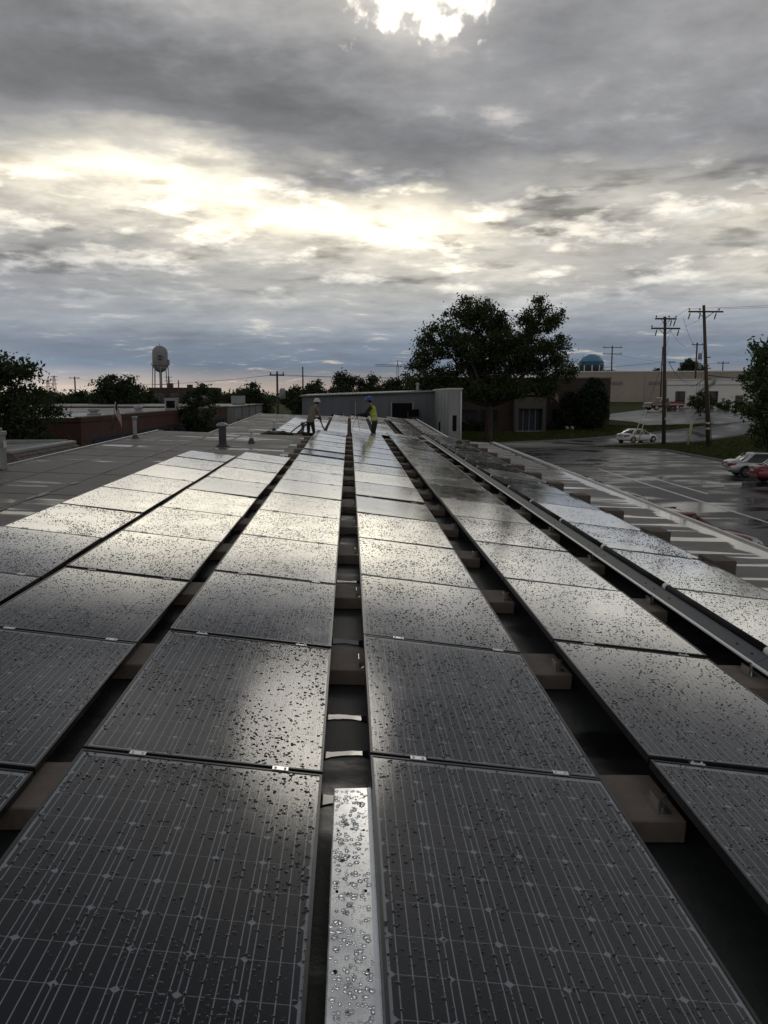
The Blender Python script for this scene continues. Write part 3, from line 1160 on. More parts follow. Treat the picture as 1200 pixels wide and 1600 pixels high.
# the single bright sheet lying in the central gap
t = thing('wind_deflector', 'bright silver metal sheet with raindrops in the central gap nearest camera', 'deflector', (-0.03, 2.2, zroof(0, 2.2)))
inv = Matrix.Translation(-t.location)
SEC = [(-0.084, -0.140), (-0.082, -0.104), (-0.077, -0.100), (0.052, -0.100), (0.062, -0.097), (0.066, -0.060)]
SX, SW, SZ, SR = -0.077, 0.129, -0.100, 0.0
DEF_Y0, DEF_Y1 = 1.55, 3.185
XE = X0 + PITCH_X
mb = MB()
rs = []
for y in np.linspace(DEF_Y0, DEF_Y1, 9):
    z = zl(1, y)
    wv = 0.0008 * math.sin(y * 5)
    top = [(XE - 0.07 + a, y, z + b + wv) for a, b in SEC]
    rs.append(top + [(XE - 0.07 + a + 0.001, y, z + b - 0.0016 + wv) for a, b in reversed(SEC)])
mb.rings(rs)
o = mb.build('sheet', M['galv'], t); o.matrix_parent_inverse = inv
for q in range(4):
    for s, a in ((0, 0.14), (1, 0.86)):
        yy = 1.75 + 0.37 * q
        ax, az_ = SX + SW * a, SZ + SR * a
        mb = MB()
        R = Matrix.Translation((XE - 0.07 + ax, yy, zl(1, yy) + az_ + 0.0018)) @ Matrix.Rotation(0.0, 4, 'Y')
        mb.rings([[R @ Vector((0.0048 * math.cos(u), 0.0048 * math.sin(u), -0.002)) for u in np.linspace(0, 2 * PI, 9)[:-1]], [R @ Vector((0.0048 * math.cos(u), 0.0048 * math.sin(u), 0.0004)) for u in np.linspace(0, 2 * PI, 9)[:-1]]])
        o = mb.build('bolt_hole', M['dark_void'], t); o.matrix_parent_inverse = inv
rng = random.Random(5)
mb = MB()
for q in range(1500):
    a = rng.uniform(0.03, 0.97)
    yy = rng.uniform(DEF_Y0 + 0.02, DEF_Y1 - 0.02)
    r = 0.0011 + 0.0085 * rng.random() ** 4.2
    b0 = len(mb.v)
    drop_rings(mb, 0, 0, 0, r, r * 0.45, rng, 9, rng.uniform(0.8, 1.5), rng.uniform(-0.6, 0.6))
    R = Matrix.Translation((XE - 0.07 + SX + SW * a, yy, zl(1, yy) + SZ + 0.0009)) @ Matrix.Rotation(0.0, 4, 'Y')
    for i in range(b0, len(mb.v)):
        mb.v[i] = tuple(R @ Vector(mb.v[i]))
o = mb.build('water_drops', M['drop_clear'], t, True, 'stuff'); o.matrix_parent_inverse = inv

# ------------------------------------------------------------------ puddles and cables in the gaps
def puddle(x, y, w, l, neck, label, seed):
    rng = random.Random(seed)
    mb = MB()
    up, dn = [], []
    for i in range(13):
        s = -1 + i / 6
        half = l * (neck + (1 - neck) * abs(s) ** 2.2) * (1 - 0.75 * max(0, abs(s) - 0.86) / 0.14) * rng.uniform(0.85, 1.15)
        px = x + s * w / 2
        yy = y + 0.02 * math.sin(s * 2 + seed)
        up.append((px, yy + half, zroof(px, yy) + 0.012))
        dn.append((px, yy - half, zroof(px, yy) + 0.012))
    mb.face(dn + up[::-1])
    o = mb.build('puddle', M['water'])
    return tag(o, label, 'puddle', 'small rain puddles on the membrane in the gaps')


PUD = [(3.36, 0.07, 'right beyond the silver sheet'), (3.78, 0.05, 'second beyond the silver sheet'), (4.22, 0.06, 'third beyond the silver sheet'),
       (5.55, 0.10, 'just past the first ballast block'), (7.05, 0.05, 'just past the second ballast block'), (7.35, 0.06, 'second past the second ballast block'),
       (8.85, 0.05, 'past the third ballast block'), (10.6, 0.07, 'past the fourth ballast block'), (12.2, 0.06, 'past the fifth ballast block')]
for i, (y, l, w) in enumerate(PUD):
    puddle(-0.02, y, 0.30, l, 0.45, 'bright rain puddle in the central gap ' + w, i)
for i, y in enumerate((5.6, 9.0, 12.3)):
    puddle(2.38, y, 0.26, 0.07, 0.5, 'rain puddle in the gap below metal strip, %s from camera' % ORD[i], 30 + i)


def cable(pts, r, label, name='cable', n=6, parent=None):
    P = [Vector(p) for p in pts]
    out = []
    for i in range(len(P) - 1):
        p0, p1, p2, p3 = P[max(i - 1, 0)], P[i], P[i + 1], P[min(i + 2, len(P) - 1)]
        for k in range(8):
            s = k / 8
            out.append(0.5 * ((2 * p1) + (p2 - p0) * s + (2 * p0 - 5 * p1 + 4 * p2 - p3) * s * s + (3 * p1 - p0 - 3 * p2 + p3) * s ** 3))
    out.append(P[-1])
    mb = MB()
    mb.tube(out, r, n)
    return tag(mb.build(name, M['rubber'], None, True), label, 'cable', 'black cables about the panels')


for i, j in enumerate((3, 4, 5, 6, 8)):
    y = Y0 + PITCH_Y * j + 0.25
    z = zroof(0, y)
    cable([(-0.13, y - 0.2, z + 0.12), (-0.09, y - 0.02, z + 0.20), (0.02, y + 0.12, z + 0.21), (0.12, y + 0.1, z + 0.17)], 0.006, 'black looped cable in the central gap, %s from camera' % ORD[i])
# ------------------------------------------------------------------ roof vents
def vent(x, y, label, parts, name='vent_pipe'):
    t = thing(name, label, 'vent', (x, y, zroof(x, y)))
    for nm, prof_, m in parts:
        mb = MB()
        mb.lathe(prof_, 16)
        mb.build(nm, M[m], t, 'auto')
    return t


vent(-3.45, 22.7, 'thick dark vent pipe with rounded cap standing on the roof', [
    ('boot', [(0.22, 0.002), (0.20, 0.03), (0.145, 0.05), (0.14, 0.07)], 'pipe_dark'),
    ('pipe', [(0.105, 0.0), (0.105, 0.54), (0.10, 0.545)], 'pipe_dark'),
    ('cap', [(0.10, 0.545), (0.155, 0.55), (0.165, 0.58), (0.16, 0.60), (0.10, 0.645), (0.02, 0.66)], 'steel')])
vent(-2.86, 24.3, 'short white vent pipe with dark boot beside thick dark pipe', [
    ('boot', [(0.10, 0.002), (0.095, 0.05), (0.06, 0.13), (0.055, 0.15)], 'pipe_dark'),
    ('pipe', [(0.045, 0.1), (0.045, 0.33)], 'pvc_white'),
    ('cap', [(0.075, 0.33), (0.08, 0.37), (0.06, 0.41), (0.03, 0.43)], 'pvc_white')])
vent(-6.30, 24.7, 'slim metal vent pipe at the left roof edge', [
    ('boot', [(0.11, 0.002), (0.10, 0.04), (0.07, 0.08), (0.065, 0.1)], 'pipe_dark'),
    ('pipe', [(0.06, 0.0), (0.06, 0.55)], 'steel'),
    ('cap', [(0.075, 0.55), (0.085, 0.57), (0.085, 0.63), (0.06, 0.65)], 'steel')])
vent(-2.3, 41.0, 'dark vent pipe with round ball cap beyond the tan jacket worker', [
    ('pipe', [(0.075, 0.0), (0.075, 0.38)], 'pipe_dark'),
    ('cap', [(0.06, 0.38), (0.11, 0.42), (0.13, 0.48), (0.11, 0.55), (0.05, 0.59)], 'steel')])
vent(-3.9, 43.0, 'small white capped pipe far on the roof, near utility pole', [
    ('boot', [(0.11, 0.002), (0.06, 0.12)], 'pipe_dark'),
    ('pipe', [(0.05, 0.0), (0.05, 0.40)], 'pvc_white'),
    ('cap', [(0.08, 0.40), (0.09, 0.46), (0.04, 0.52)], 'pvc_white')])
vent(-4.85, 36.5, 'tiny low drain vent on the roof before the brick building', [
    ('pipe', [(0.06, 0.0), (0.06, 0.10)], 'pipe_dark'),
    ('cap', [(0.09, 0.10), (0.10, 0.13), (0.05, 0.16)], 'pipe_dark')])

# tall grey sheet-metal housing at the picture's left border
t = thing('vent_housing', 'pale grey sheet metal vent housing at the left roof edge', 'vent', (-6.50, 15.45, zroof(-6.50, 15.45)), 0.1)
mb = MB(); mb.box(-0.17, 0.17, -0.15, 0.15, 0, 0.62); bevel(mb.build('housing', M['steel'], t), 0.008)
mb = MB(); mb.box(-0.19, 0.19, -0.17, 0.17, 0.622, 0.70); mb.box(-0.13, 0.13, -0.11, 0.11, 0.70, 0.76); bevel(mb.build('hood', M['steel'], t), 0.01)
mb = MB(); mb.box(0.04, 0.15, -0.162, -0.151, 0.40, 0.56); mb.build('louvre', M['dark_void'], t)
mb = MB(); mb.box(0.171, 0.20, -0.08, 0.08, 0.40, 0.52); bevel(mb.build('junction_box', M['pvc_white'], t), 0.006)
mb = MB(); mb.tube([(-0.12, -0.16, 0.0), (-0.12, -0.17, 0.03), (0.05, -0.19, 0.03), (0.13, -0.19, 0.03)], 0.022, 8); mb.build('drain_pipe', M['pvc_white'], t, True)


# ------------------------------------------------------------------ people
def skin_body(name, joints, edges, root):
    me = bpy.data.meshes.new(name + '_skel')
    names = list(joints)
    idx = {n: i for i, n in enumerate(names)}
    me.from_pydata([joints[n][0] for n in names], [(idx[a], idx[b]) for a, b in edges], [])
    o = bpy.data.objects.new(name, me)
    COL.objects.link(o)
    md = o.modifiers.new('skin', 'SKIN')
    md.use_smooth_shade = True
    if not me.skin_vertices:
        bpy.context.view_layer.objects.active = o
    sv = me.skin_vertices[0].data
    for n in names:
        r = joints[n][1]
        sv[idx[n]].radius = r if isinstance(r, tuple) else (r, r)
    sv[idx[root]].use_root = True
    sub = o.modifiers.new('sub', 'SUBSURF')
    sub.levels = 2
    sub.render_levels = 2
    dg = bpy.context.evaluated_depsgraph_get()
    out = bpy.data.meshes.new_from_object(o.evaluated_get(dg))
    bpy.data.objects.remove(o)
    out.polygons.foreach_set('use_smooth', [True] * len(out.polygons))
    return out


def hand(j, e, side, wrist, fwd, down):
    """palm and five bent fingers growing out of the wrist joint"""
    w = Vector(wrist); f = Vector(fwd).normalized(); d = Vector(down).normalized()
    lat = f.cross(d).normalized()
    j[side + 'palm'] = (w + f * 0.06, (0.036, 0.022))
    e.append((side + 'wrist', side + 'palm'))
    for k in range(4):
        off = lat * (k - 1.5) * 0.021
        ln = (0.034, 0.040, 0.038, 0.030)[k]
        a, b, c = w + f * 0.098 + off, w + f * (0.098 + ln) + off + d * 0.012, w + f * (0.104 + ln) + off + d * 0.045
        for q, p in enumerate((a, b, c)):
            j['%sf%d%d' % (side, k, q)] = (p, 0.0095 - 0.0006 * q)
        e += [(side + 'palm', '%sf%d0' % (side, k)), ('%sf%d0' % (side, k), '%sf%d1' % (side, k)), ('%sf%d1' % (side, k), '%sf%d2' % (side, k))]
    s = -1
    for q, p in enumerate((w + f * 0.045 + lat * s * 0.036, w + f * 0.075 + lat * s * 0.052 + d * 0.018, w + f * 0.10 + lat * s * 0.048 + d * 0.036)):
        j['%st%d' % (side, q)] = (p, 0.0105 - 0.0008 * q)
    e += [(side + 'palm', side + 't0'), (side + 't0', side + 't1'), (side + 't1', side + 't2')]


def make_worker(label, loc, rz, lean, arm, mats, helmet, vest=None, scale=1.0):
    """x = right, y = forward, z = up.  lean moves the trunk forward, arm holds the two wrist spots"""
    t = thing('person', label, 'person', loc, rz)
    L = lean
    j = {
        'pelvis': ((0, -0.02, 0.96), (0.155, 0.115)), 'waist': ((0, 0.02 * L, 1.10), (0.15, 0.11)), 'chest': ((0, 0.10 * L, 1.30), (0.185, 0.125)),
        'collar': ((0, 0.16 * L, 1.44), (0.11, 0.085)), 'neck': ((0, 0.20 * L + 0.01, 1.52), (0.055, 0.058)), 'jaw': ((0, 0.25 * L + 0.03, 1.59), (0.066, 0.080)),
        'face': ((0, 0.27 * L + 0.035, 1.66), (0.076, 0.093)), 'crown': ((0, 0.28 * L + 0.02, 1.735), (0.062, 0.075)),
    }
    e = [('pelvis', 'waist'), ('waist', 'chest'), ('chest', 'collar'), ('collar', 'neck'), ('neck', 'jaw'), ('jaw', 'face'), ('face', 'crown')]
    for s, sg in (('l', -1), ('r', 1)):
        j[s + 'hip'] = ((sg * 0.10, -0.02, 0.88), (0.095, 0.10))
        j[s + 'knee'] = ((sg * 0.125, 0.05 if sg > 0 else 0.02, 0.49), 0.066)
        j[s + 'ankle'] = ((sg * 0.135, 0.0 if sg > 0 else -0.08, 0.09), 0.047)
        j[s + 'toe'] = ((sg * 0.15, 0.16 if sg > 0 else 0.08, 0.045), (0.047, 0.04))
        e += [('pelvis', s + 'hip'), (s + 'hip', s + 'knee'), (s + 'knee', s + 'ankle'), (s + 'ankle', s + 'toe')]
        j[s + 'shoulder'] = ((sg * 0.185, 0.14 * L, 1.42), 0.070)
        wr = Vector(arm[s])
        sh = Vector(j[s + 'shoulder'][0])
        midp = (sh + wr) / 2
        el_ = midp + Vector((sg * 0.10, -0.07, -0.10))
        j[s + 'elbow'] = (tuple(el_), 0.052)
        j[s + 'wrist'] = (tuple(wr), 0.036)
        e += [('collar', s + 'shoulder'), (s + 'shoulder', s + 'elbow'), (s + 'elbow', s + 'wrist')]
        hand(j, e, s, wr, wr - el_, (0, 0, -1))
    me = skin_body('person', j, e, 'pelvis')
    for m in mats:                       # jacket, trousers, skin, boots
        me.materials.append(m)
    lw, rw = Vector(arm['l']), Vector(arm['r'])
    neck_z = 1.515
    for p in me.polygons:
        c = p.center
        if c.z > neck_z or (c - lw).dot((lw - Vector(j['lelbow'][0])).normalized()) > 0.015 and (c - lw).length < 0.25 or (c - rw).dot((rw - Vector(j['relbow'][0])).normalized()) > 0.015 and (c - rw).length < 0.25:
            p.material_index = 2
        elif c.z < 0.13:
            p.material_index = 3
        elif c.z < 0.90:
            p.material_index = 1
        else:
            p.material_index = 0
    body = add_obj('body', me, t)
    fc = Vector(j['face'][0])
    # nose, brow shadow, ears, hair and hard hat
    mb = MB(); mb.rings([[fc + Vector(p) for p in ((-0.012, 0.085, 0.02), (0.012, 0.085, 0.02), (0.012, 0.085, 0.0), (-0.012, 0.085, 0.0))], [fc + Vector(p) for p in ((-0.016, 0.112, -0.022), (0.016, 0.112, -0.022), (0.014, 0.09, -0.03), (-0.014, 0.09, -0.03))]])
    mb.build('nose', mats[2], t)
    for sg in (-1, 1):
        mb = MB(); mb.lathe([(0.004, -0.012), (0.012, -0.006), (0.012, 0.006), (0.004, 0.012)], 8, (fc.x + sg * 0.03, fc.y + 0.088, fc.z + 0.012)); mb.build('eye', M['dark_void'], t, True)
        mb = MB(); mb.lathe([(0.008, -0.03), (0.018, -0.012), (0.02, 0.014), (0.008, 0.028)], 8, (fc.x + sg * 0.078, fc.y - 0.01, fc.z - 0.005)); mb.build('ear', mats[2], t, True)
    mb = MB(); mb.box(-0.024, 0.024, 0.086, 0.092, -0.052, -0.046, 0, Matrix.Translation(fc)); mb.build('mouth', M['dark_void'], t)
    mb = MB()
    hc = fc + Vector((0, -0.008, 0.035))
    mb.rings([[hc + Vector((0.122 * k * math.cos(a), 0.142 * k * math.sin(a), z)) for a in np.linspace(0, 2 * PI, 19)[:-1]] for k, z in ((1.0, 0.0), (1.0, 0.025), (0.95, 0.065), (0.80, 0.105), (0.52, 0.133), (0.18, 0.145))])
    h = mb.build('hard_hat', helmet, t, 'auto')
    mb = MB()
    mb.rings([[hc + Vector((0.124 * k * math.cos(a), 0.145 * k * math.sin(a) + (0.06 * max(0, math.sin(a)) if k > 1 else 0), z)) for a in np.linspace(0, 2 * PI, 25)[:-1]] for k, z in ((0.98, 0.004), (1.16, -0.006), (1.16, -0.001), (0.98, 0.012))])
    o = mb.build('brim', helmet, h, True)
    mb = MB()
    mb.rings([[fc + Vector((0.083 * k * math.cos(a), -0.012 + 0.096 * k * math.sin(a), z)) for a in np.linspace(PI * 0.95, 2.05 * PI, 12)] for k, z in ((0.95, -0.05), (1.03, 0.0), (1.03, 0.04))], 0, False, False)
    mb.build('hair', M['dark_void'], t, True)
    if vest:
        bm = bmesh.new()
        bm.from_mesh(me)
        kill = []
        for f in bm.faces:
            c = f.calc_center_median()
            arm_out = abs(c.x) > 0.185 or (c.z < 1.40 and abs(c.x) > 0.165 and c.y > 0.16)
            dl = min((c - Vector(j['lelbow'][0])).length, (c - Vector(j['relbow'][0])).length, (c - lw).length, (c - rw).length)
            if not (0.93 < c.z < 1.475) or arm_out or dl < 0.11:
                kill.append(f)
        bmesh.ops.delete(bm, geom=kill, context='FACES')
        seen, best = set(), []
        for f0 in bm.faces:
            if f0 in seen:
                continue
            st_, isl = [f0], []
            seen.add(f0)
            while st_:
                f = st_.pop()
                isl.append(f)
                for ed in f.edges:
                    for g in ed.link_faces:
                        if g not in seen:
                            seen.add(g)
                            st_.append(g)
            if len(isl) > len(best):
                best = isl
        keep = set(best)
        bmesh.ops.delete(bm, geom=[f for f in bm.faces if f not in keep], context='FACES')
        bm.normal_update()
        for v in bm.verts:
            v.co += v.normal * 0.018
        vm = bpy.data.meshes.new('safety_vest')
        bm.to_mesh(vm)
        bm.free()
        vm.materials.clear()
        vm.materials.append(vest)
        vm.materials.append(M['reflect'])
        for p in vm.polygons:
            p.use_smooth = True
            p.material_index = 1 if 1.00 < p.center.z < 1.045 or 1.17 < p.center.z < 1.21 else 0
        vo = add_obj('safety_vest', vm, t)
        sm = vo.modifiers.new('solid', 'SOLIDIFY')
        sm.thickness = 0.006
    t.scale = (scale,) * 3
    return t


M['skin'] = simple('skin', (0.30, 0.17, 0.11), 0.55)
M['tan_cloth'] = mat('tan_work_jacket', (0.185, 0.150, 0.112), 0.9, 0.25, 9.0, 0.2)
M['black_cloth'] = mat('dark_trousers', (0.018, 0.018, 0.020), 0.9, 0.3, 9.0, 0.2)
M['navy_cloth'] = mat('navy_jacket', (0.016, 0.019, 0.030), 0.9, 0.3, 9.0, 0.2)
M['boot'] = simple('brown_boot', (0.05, 0.033, 0.022), 0.7)
M['hivis'] = mat('yellow_vest', (0.40, 0.47, 0.025), 0.8, 0.18, 9.0)
M['reflect'] = simple('grey_reflective_tape', (0.48, 0.49, 0.48), 0.4)
M['hat_white'] = simple('white_hard_hat', (0.55, 0.55, 0.53), 0.35)
M['hat_blue'] = simple('blue_hard_hat', (0.022, 0.075, 0.30), 0.35)

WL = (-1.47, 31.4)
w1 = make_worker('worker in tan jacket and white hard hat holding a black hose', (WL[0], WL[1], zroof(*WL) + 0.004), rad(-35), 1.5,
                 {'l': (-0.10, 0.46, 1.06), 'r': (0.16, 0.44, 1.02)}, [M['tan_cloth'], M['black_cloth'], M['skin'], M['boot']], M['hat_white'], None, 0.94)
WR = (0.92, 31.2)
w2 = make_worker('worker in blue hard hat and yellow safety vest handling thin cables', (WR[0], WR[1], zroof(*WR) + 0.004), rad(74), 0.7,
                 {'l': (-0.14, 0.62, 1.16), 'r': (0.16, 0.58, 1.12)}, [M['navy_cloth'], M['black_cloth'], M['skin'], M['boot']], M['hat_blue'], M['hivis'])


def wpt(loc, rz, p, s=1.0):
    c, q = math.cos(rz), math.sin(rz)
    return (loc[0] + s * (p[0] * c - p[1] * q), loc[1] + s * (p[0] * q + p[1] * c), zroof(*loc) + s * p[2])


hp = wpt(WL, rad(-35), (0.03, 0.50, 1.00), 0.97)
cable([(WL[0] - 0.75, WL[1] - 0.05, zroof(*WL) + 0.45), (WL[0] - 0.35, WL[1] + 0.1, zroof(*WL) + 0.75), (WL[0] + 0.1, WL[1] + 0.25, zroof(*WL) + 0.95), hp,
       (hp[0] + 0.16, hp[1] + 0.05, hp[2] - 0.35), (hp[0] + 0.42, hp[1] + 0.05, hp[2] - 0.75), (hp[0] + 0.7, hp[1] + 0.3, zroof(hp[0], hp[1]) + 0.06)], 0.024, 'black hose held by the worker in tan jacket', 'hose')
hp2 = wpt(WR, rad(74), (0.0, 0.66, 1.12))
for i, (dx, dz, lab) in enumerate(((-0.10, -1.0, 'thin wire loop hanging left of the yellow vest worker'), (0.16, -1.05, 'thin wire loop hanging close to the yellow vest worker'))):
    cable([hp2, (hp2[0] + dx - 0.08, hp2[1] - 0.1, hp2[2] - 0.45), (hp2[0] + dx, hp2[1] - 0.2, hp2[2] + dz * 0.8), (hp2[0] + dx + 0.25, hp2[1] - 0.15, hp2[2] - 0.7)], 0.006, lab)
# dark bundle of folded tarp and rope lying on the roof beside the left worker
mb = MB()
rs = []
rng = random.Random(9)
for i in range(13):
    s = i / 12
    r = 0.075 * math.sin(PI * min(0.97, max(0.03, s))) ** 0.5 * rng.uniform(0.6, 1.25)
    rs.append([(s * 1.15, 0.9 * r * math.cos(a) * rng.uniform(0.8, 1.2), max(0.0, r * 0.9 + r * math.sin(a) * rng.uniform(0.7, 1.2))) for a in np.linspace(0, 2 * PI, 11)[:-1]])
mb.rings(rs)
o = mb.build('tool_bundle', M['pipe_dark'], None, True)
o.location = (-3.12, 30.5, zroof(-3.1, 30.5) + 0.30)
o.location.z = zroof(-2.5, 30.0) + 0.02
o.location.y = 29.2
o.location.z = zroof(-2.5, 29.2) + 0.004
tag(o, 'dark folded bundle lying on the roof beside the tan jacket worker', 'bundle')


# ------------------------------------------------------------------ trees
def leaf_mesh(name, pts, nrm_seed, size, m, squash=1.0):
    """one small bent leaf spray (two triangles) at every point"""
    rng = np.random.default_rng(nrm_seed)
    n = len(pts)
    P = np.asarray(pts)
    u = rng.normal(size=(n, 3)); u /= np.linalg.norm(u, axis=1)[:, None]
    w = rng.normal(size=(n, 3)); w -= (w * u).sum(1)[:, None] * u; w /= np.linalg.norm(w, axis=1)[:, None]
    s = size * rng.uniform(0.55, 1.3, n)[:, None]
    u *= s; w *= s * 0.55 * squash
    V = np.empty((n, 4, 3))
    V[:, 0] = P - u; V[:, 1] = P + w * 0.8 - u * 0.1; V[:, 2] = P + u; V[:, 3] = P - w
    me = bpy.data.meshes.new(name)
    me.vertices.add(4 * n)
    me.vertices.foreach_set('co', V.reshape(-1))
    me.loops.add(4 * n)
    me.loops.foreach_set('vertex_index', np.arange(4 * n, dtype=np.int32))
    me.polygons.add(n)
    me.polygons.foreach_set('loop_start', np.arange(0, 4 * n, 4, dtype=np.int32))
    me.polygons.foreach_set('loop_total', np.full(n, 4, dtype=np.int32))
    me.materials.append(m)
    me.update(calc_edges=True)
    return me


def tree(name, label, loc, lobes, trunk_h, trunk_r, n_clump, per, leaf, m, cat='tree', group=None, seed=1, spread=0.55, shell=0.45, limb_r=None, squash=1.0):
    """lobes: (dx, dy, z, rx, ry, rz) ellipsoids above the base; clumps of leaf sprays fill them unevenly"""
    rng = np.random.default_rng(seed)
    t = thing(name, label, cat, loc, 0, group)
    vol = np.array([l[3] * l[4] * l[5] for l in lobes]) ** 0.75
    vol /= vol.sum()
    pts, mb = [], MB()
    fork = Vector((rng.uniform(-0.1, 0.1), rng.uniform(-0.1, 0.1), trunk_h))
    mb.tube([(0, 0, -0.15), (0, 0, 0.15), (fork.x * 0.3, fork.y * 0.3, trunk_h * 0.5), fork], [trunk_r * 1.35, trunk_r * 1.08, trunk_r * 0.92, trunk_r * 0.8], 10)
    lr = limb_r or trunk_r * 0.5
    for li, l in enumerate(lobes):
        c = Vector(l[:3])
        knee = fork.lerp(c, 0.45) + Vector((rng.uniform(-.3, .3), rng.uniform(-.3, .3), -0.10 * l[5]))
        mb.tube([fork - Vector((0, 0, 0.1)), knee, c], [lr, lr * 0.7, lr * 0.35], 7)
        k = max(2, int(round(n_clump * vol[li])))
        for q in range(k):
            d = rng.normal(size=3); d /= np.linalg.norm(d)
            r = shell + (1 - shell) * rng.random() ** 0.6
            p = np.array(l[:3]) + d * r * np.array(l[3:])
            if p[2] < 0.3:
                p[2] = 0.3 + rng.random() * 0.3
            if q % 3 == 0:
                e = Vector(p)
                mdl = c.lerp(e, 0.55) + Vector((0, 0, 0.08 * l[5]))
                mb.tube([c.lerp(knee, 0.15), mdl, e], [lr * 0.28, lr * 0.16, lr * 0.06], 5)
            cs = spread * rng.uniform(0.6, 1.25)
            cnt = int(per * rng.uniform(0.5, 1.4))
            pts.append(p + rng.normal(size=(cnt, 3)) * cs * np.array((0.55, 0.55, 0.42)))
    mb.build('trunk', M['bark'], t, True)
    P = np.concatenate(pts)
    P[:, 2] = np.maximum(P[:, 2], 0.05)
    add_obj('crown', leaf_mesh('crown', P, seed + 5, leaf, m, squash), t)
    return t


# the big spreading tree before the brown brick building
BT = (14.4, 86.0)
lobes = [(-1.9, 0.3, 12.5, 2.7, 2.8, 1.9), (0.6, 1.0, 12.0, 1.9, 2.4, 1.7), (5.3, 0.2, 12.4, 2.3, 2.6, 2.0), (-5.2, -0.3, 10.3, 2.2, 2.6, 1.8), (-7.1, 0.2, 8.2, 1.4, 1.8, 1.1), (-6.6, 0.6, 6.1, 2.0, 2.2, 1.2),
         (-2.6, -1.4, 9.2, 2.0, 2.4, 1.6), (0.7, -1.2, 9.6, 1.9, 2.4, 1.8), (3.6, -1.0, 9.6, 1.9, 2.4, 1.6), (6.7, 0.4, 9.6, 1.7, 2.2, 1.5), (7.4, 0.0, 7.3, 1.7, 2.0, 1.3), (4.3, 0.5, 7.2, 2.0, 2.2, 1.4),
         (0.2, 0.6, 6.9, 2.4, 2.4, 1.5), (-3.5, 1.0, 6.4, 2.2, 2.2, 1.3), (-4.6, -1.2, 4.9, 2.0, 2.2, 1.0), (-1.2, -1.0, 4.9, 1.9, 2.2, 1.0), (2.6, -0.8, 5.2, 1.9, 2.2, 1.0), (5.4, -0.4, 5.4, 1.7, 2.0, 1.0), (-1.0, 2.6, 9.0, 2.6, 2.4, 2.2), (3.0, 2.6, 8.8, 2.4, 2.4, 2.0)]
tree('locust_tree', 'large spreading tree with feathery dark crown before the brown brick building', (BT[0], BT[1], terr(*BT)), lobes, 3.6, 0.42, 560, 115, 0.15, M['leaf_a'], seed=4, spread=0.72, shell=0.35)
# ------------------------------------------------------------------ buildings: helpers
def wbox(parent, name, x0, x1, y0, y1, z0, z1, m):
    mb = MB()
    l = parent.location
    mb.box(x0 - l.x, x1 - l.x, y0 - l.y, y1 - l.y, z0 - l.z, z1 - l.z)
    return mb.build(name, M[m], parent)


def local_box(parent, name, x0, x1, y0, y1, z0, z1, m):
    mb = MB()
    mb.box(x0, x1, y0, y1, z0, z1)
    return mb.build(name, M[m] if isinstance(m, str) else m, parent)


def window(parent, axis_, pos, a0, a1, z0, z1, sgn, panes=1, frame='trim', glass='dark_glass', bars=0):
    """window set into a wall plane: axis_ 'x' = wall at x=pos facing sgn, 'y' = wall at y=pos facing sgn (parent-local)"""
    fw = 0.07
    def bx(p, nm, u0, u1, w0, w1, d0, d1, m):
        lo, hi = sorted((pos + sgn * d0, pos + sgn * d1))
        mb = MB()
        if axis_ == 'x':
            mb.box(lo, hi, u0, u1, w0, w1)
        else:
            mb.box(u0, u1, lo, hi, w0, w1)
        return mb.build(nm, M[m], p)
    w = bx(parent, 'window', a0, a1, z0, z1, 0.002, 0.02, glass)
    mb = MB()
    def fr(u0, u1, w0, w1, d=0.06):
        lo, hi = sorted((pos + sgn * 0.003, pos + sgn * d))
        if axis_ == 'x':
            mb.box(lo, hi, u0, u1, w0, w1)
        else:
            mb.box(u0, u1, lo, hi, w0, w1)
    fr(a0 - fw, a1 + fw, z1, z1 + fw); fr(a0 - fw, a1 + fw, z0 - fw, z0, 0.1)
    fr(a0 - fw, a0, z0, z1); fr(a1, a1 + fw, z0, z1)
    for k in range(1, panes):
        u = a0 + (a1 - a0) * k / panes
        fr(u - 0.025, u + 0.025, z0, z1, 0.04)
    for k in range(1, bars + 1):
        zz = z0 + (z1 - z0) * k / (bars + 1)
        fr(a0, a1, zz - 0.02, zz + 0.02, 0.035)
    f = mb.build('frame', M[frame], w)
    return w


# ------------------------------------------------------------------ red brick building on the left
b = thing('brick_building', 'long low red brick building with pale roof left of the solar roof', 'building', (-10.5, 52, 0))
L_ = -20.0
local_box(b, 'wall', L_, 0, -19, 20, -0.1, 3.62, 'brick_red')
local_box(b, 'roof', L_ + 0.2, -0.22, -18.8, 19.8, 3.63, 3.66, 'pale_roof')
for (x0, x1, y0, y1) in ((-0.2, 0.04, -19.05, 20.05), (L_, -0.2, -19.05, -18.8), (L_, -0.2, 19.8, 20.05), (L_ - 0.04, L_ + 0.2, -18.8, 19.8)):
    local_box(b, 'coping', x0, x1, y0, y1, 3.62, 3.78, 'brick_red')
local_box(b, 'edge_trim', -0.21, 0.06, -19.1, 20.1, 3.781, 3.82, 'trim')
for k in range(7):
    y = -17.5 + 5.2 * k
    window(b, 'x', 0.0, y, y + 3.9, 0.9, 2.75, 1, 3, 'navy')
local_box(b, 'panel_band', 0.003, 0.025, -18.6, 19.6, 2.86, 2.98, 'navy')
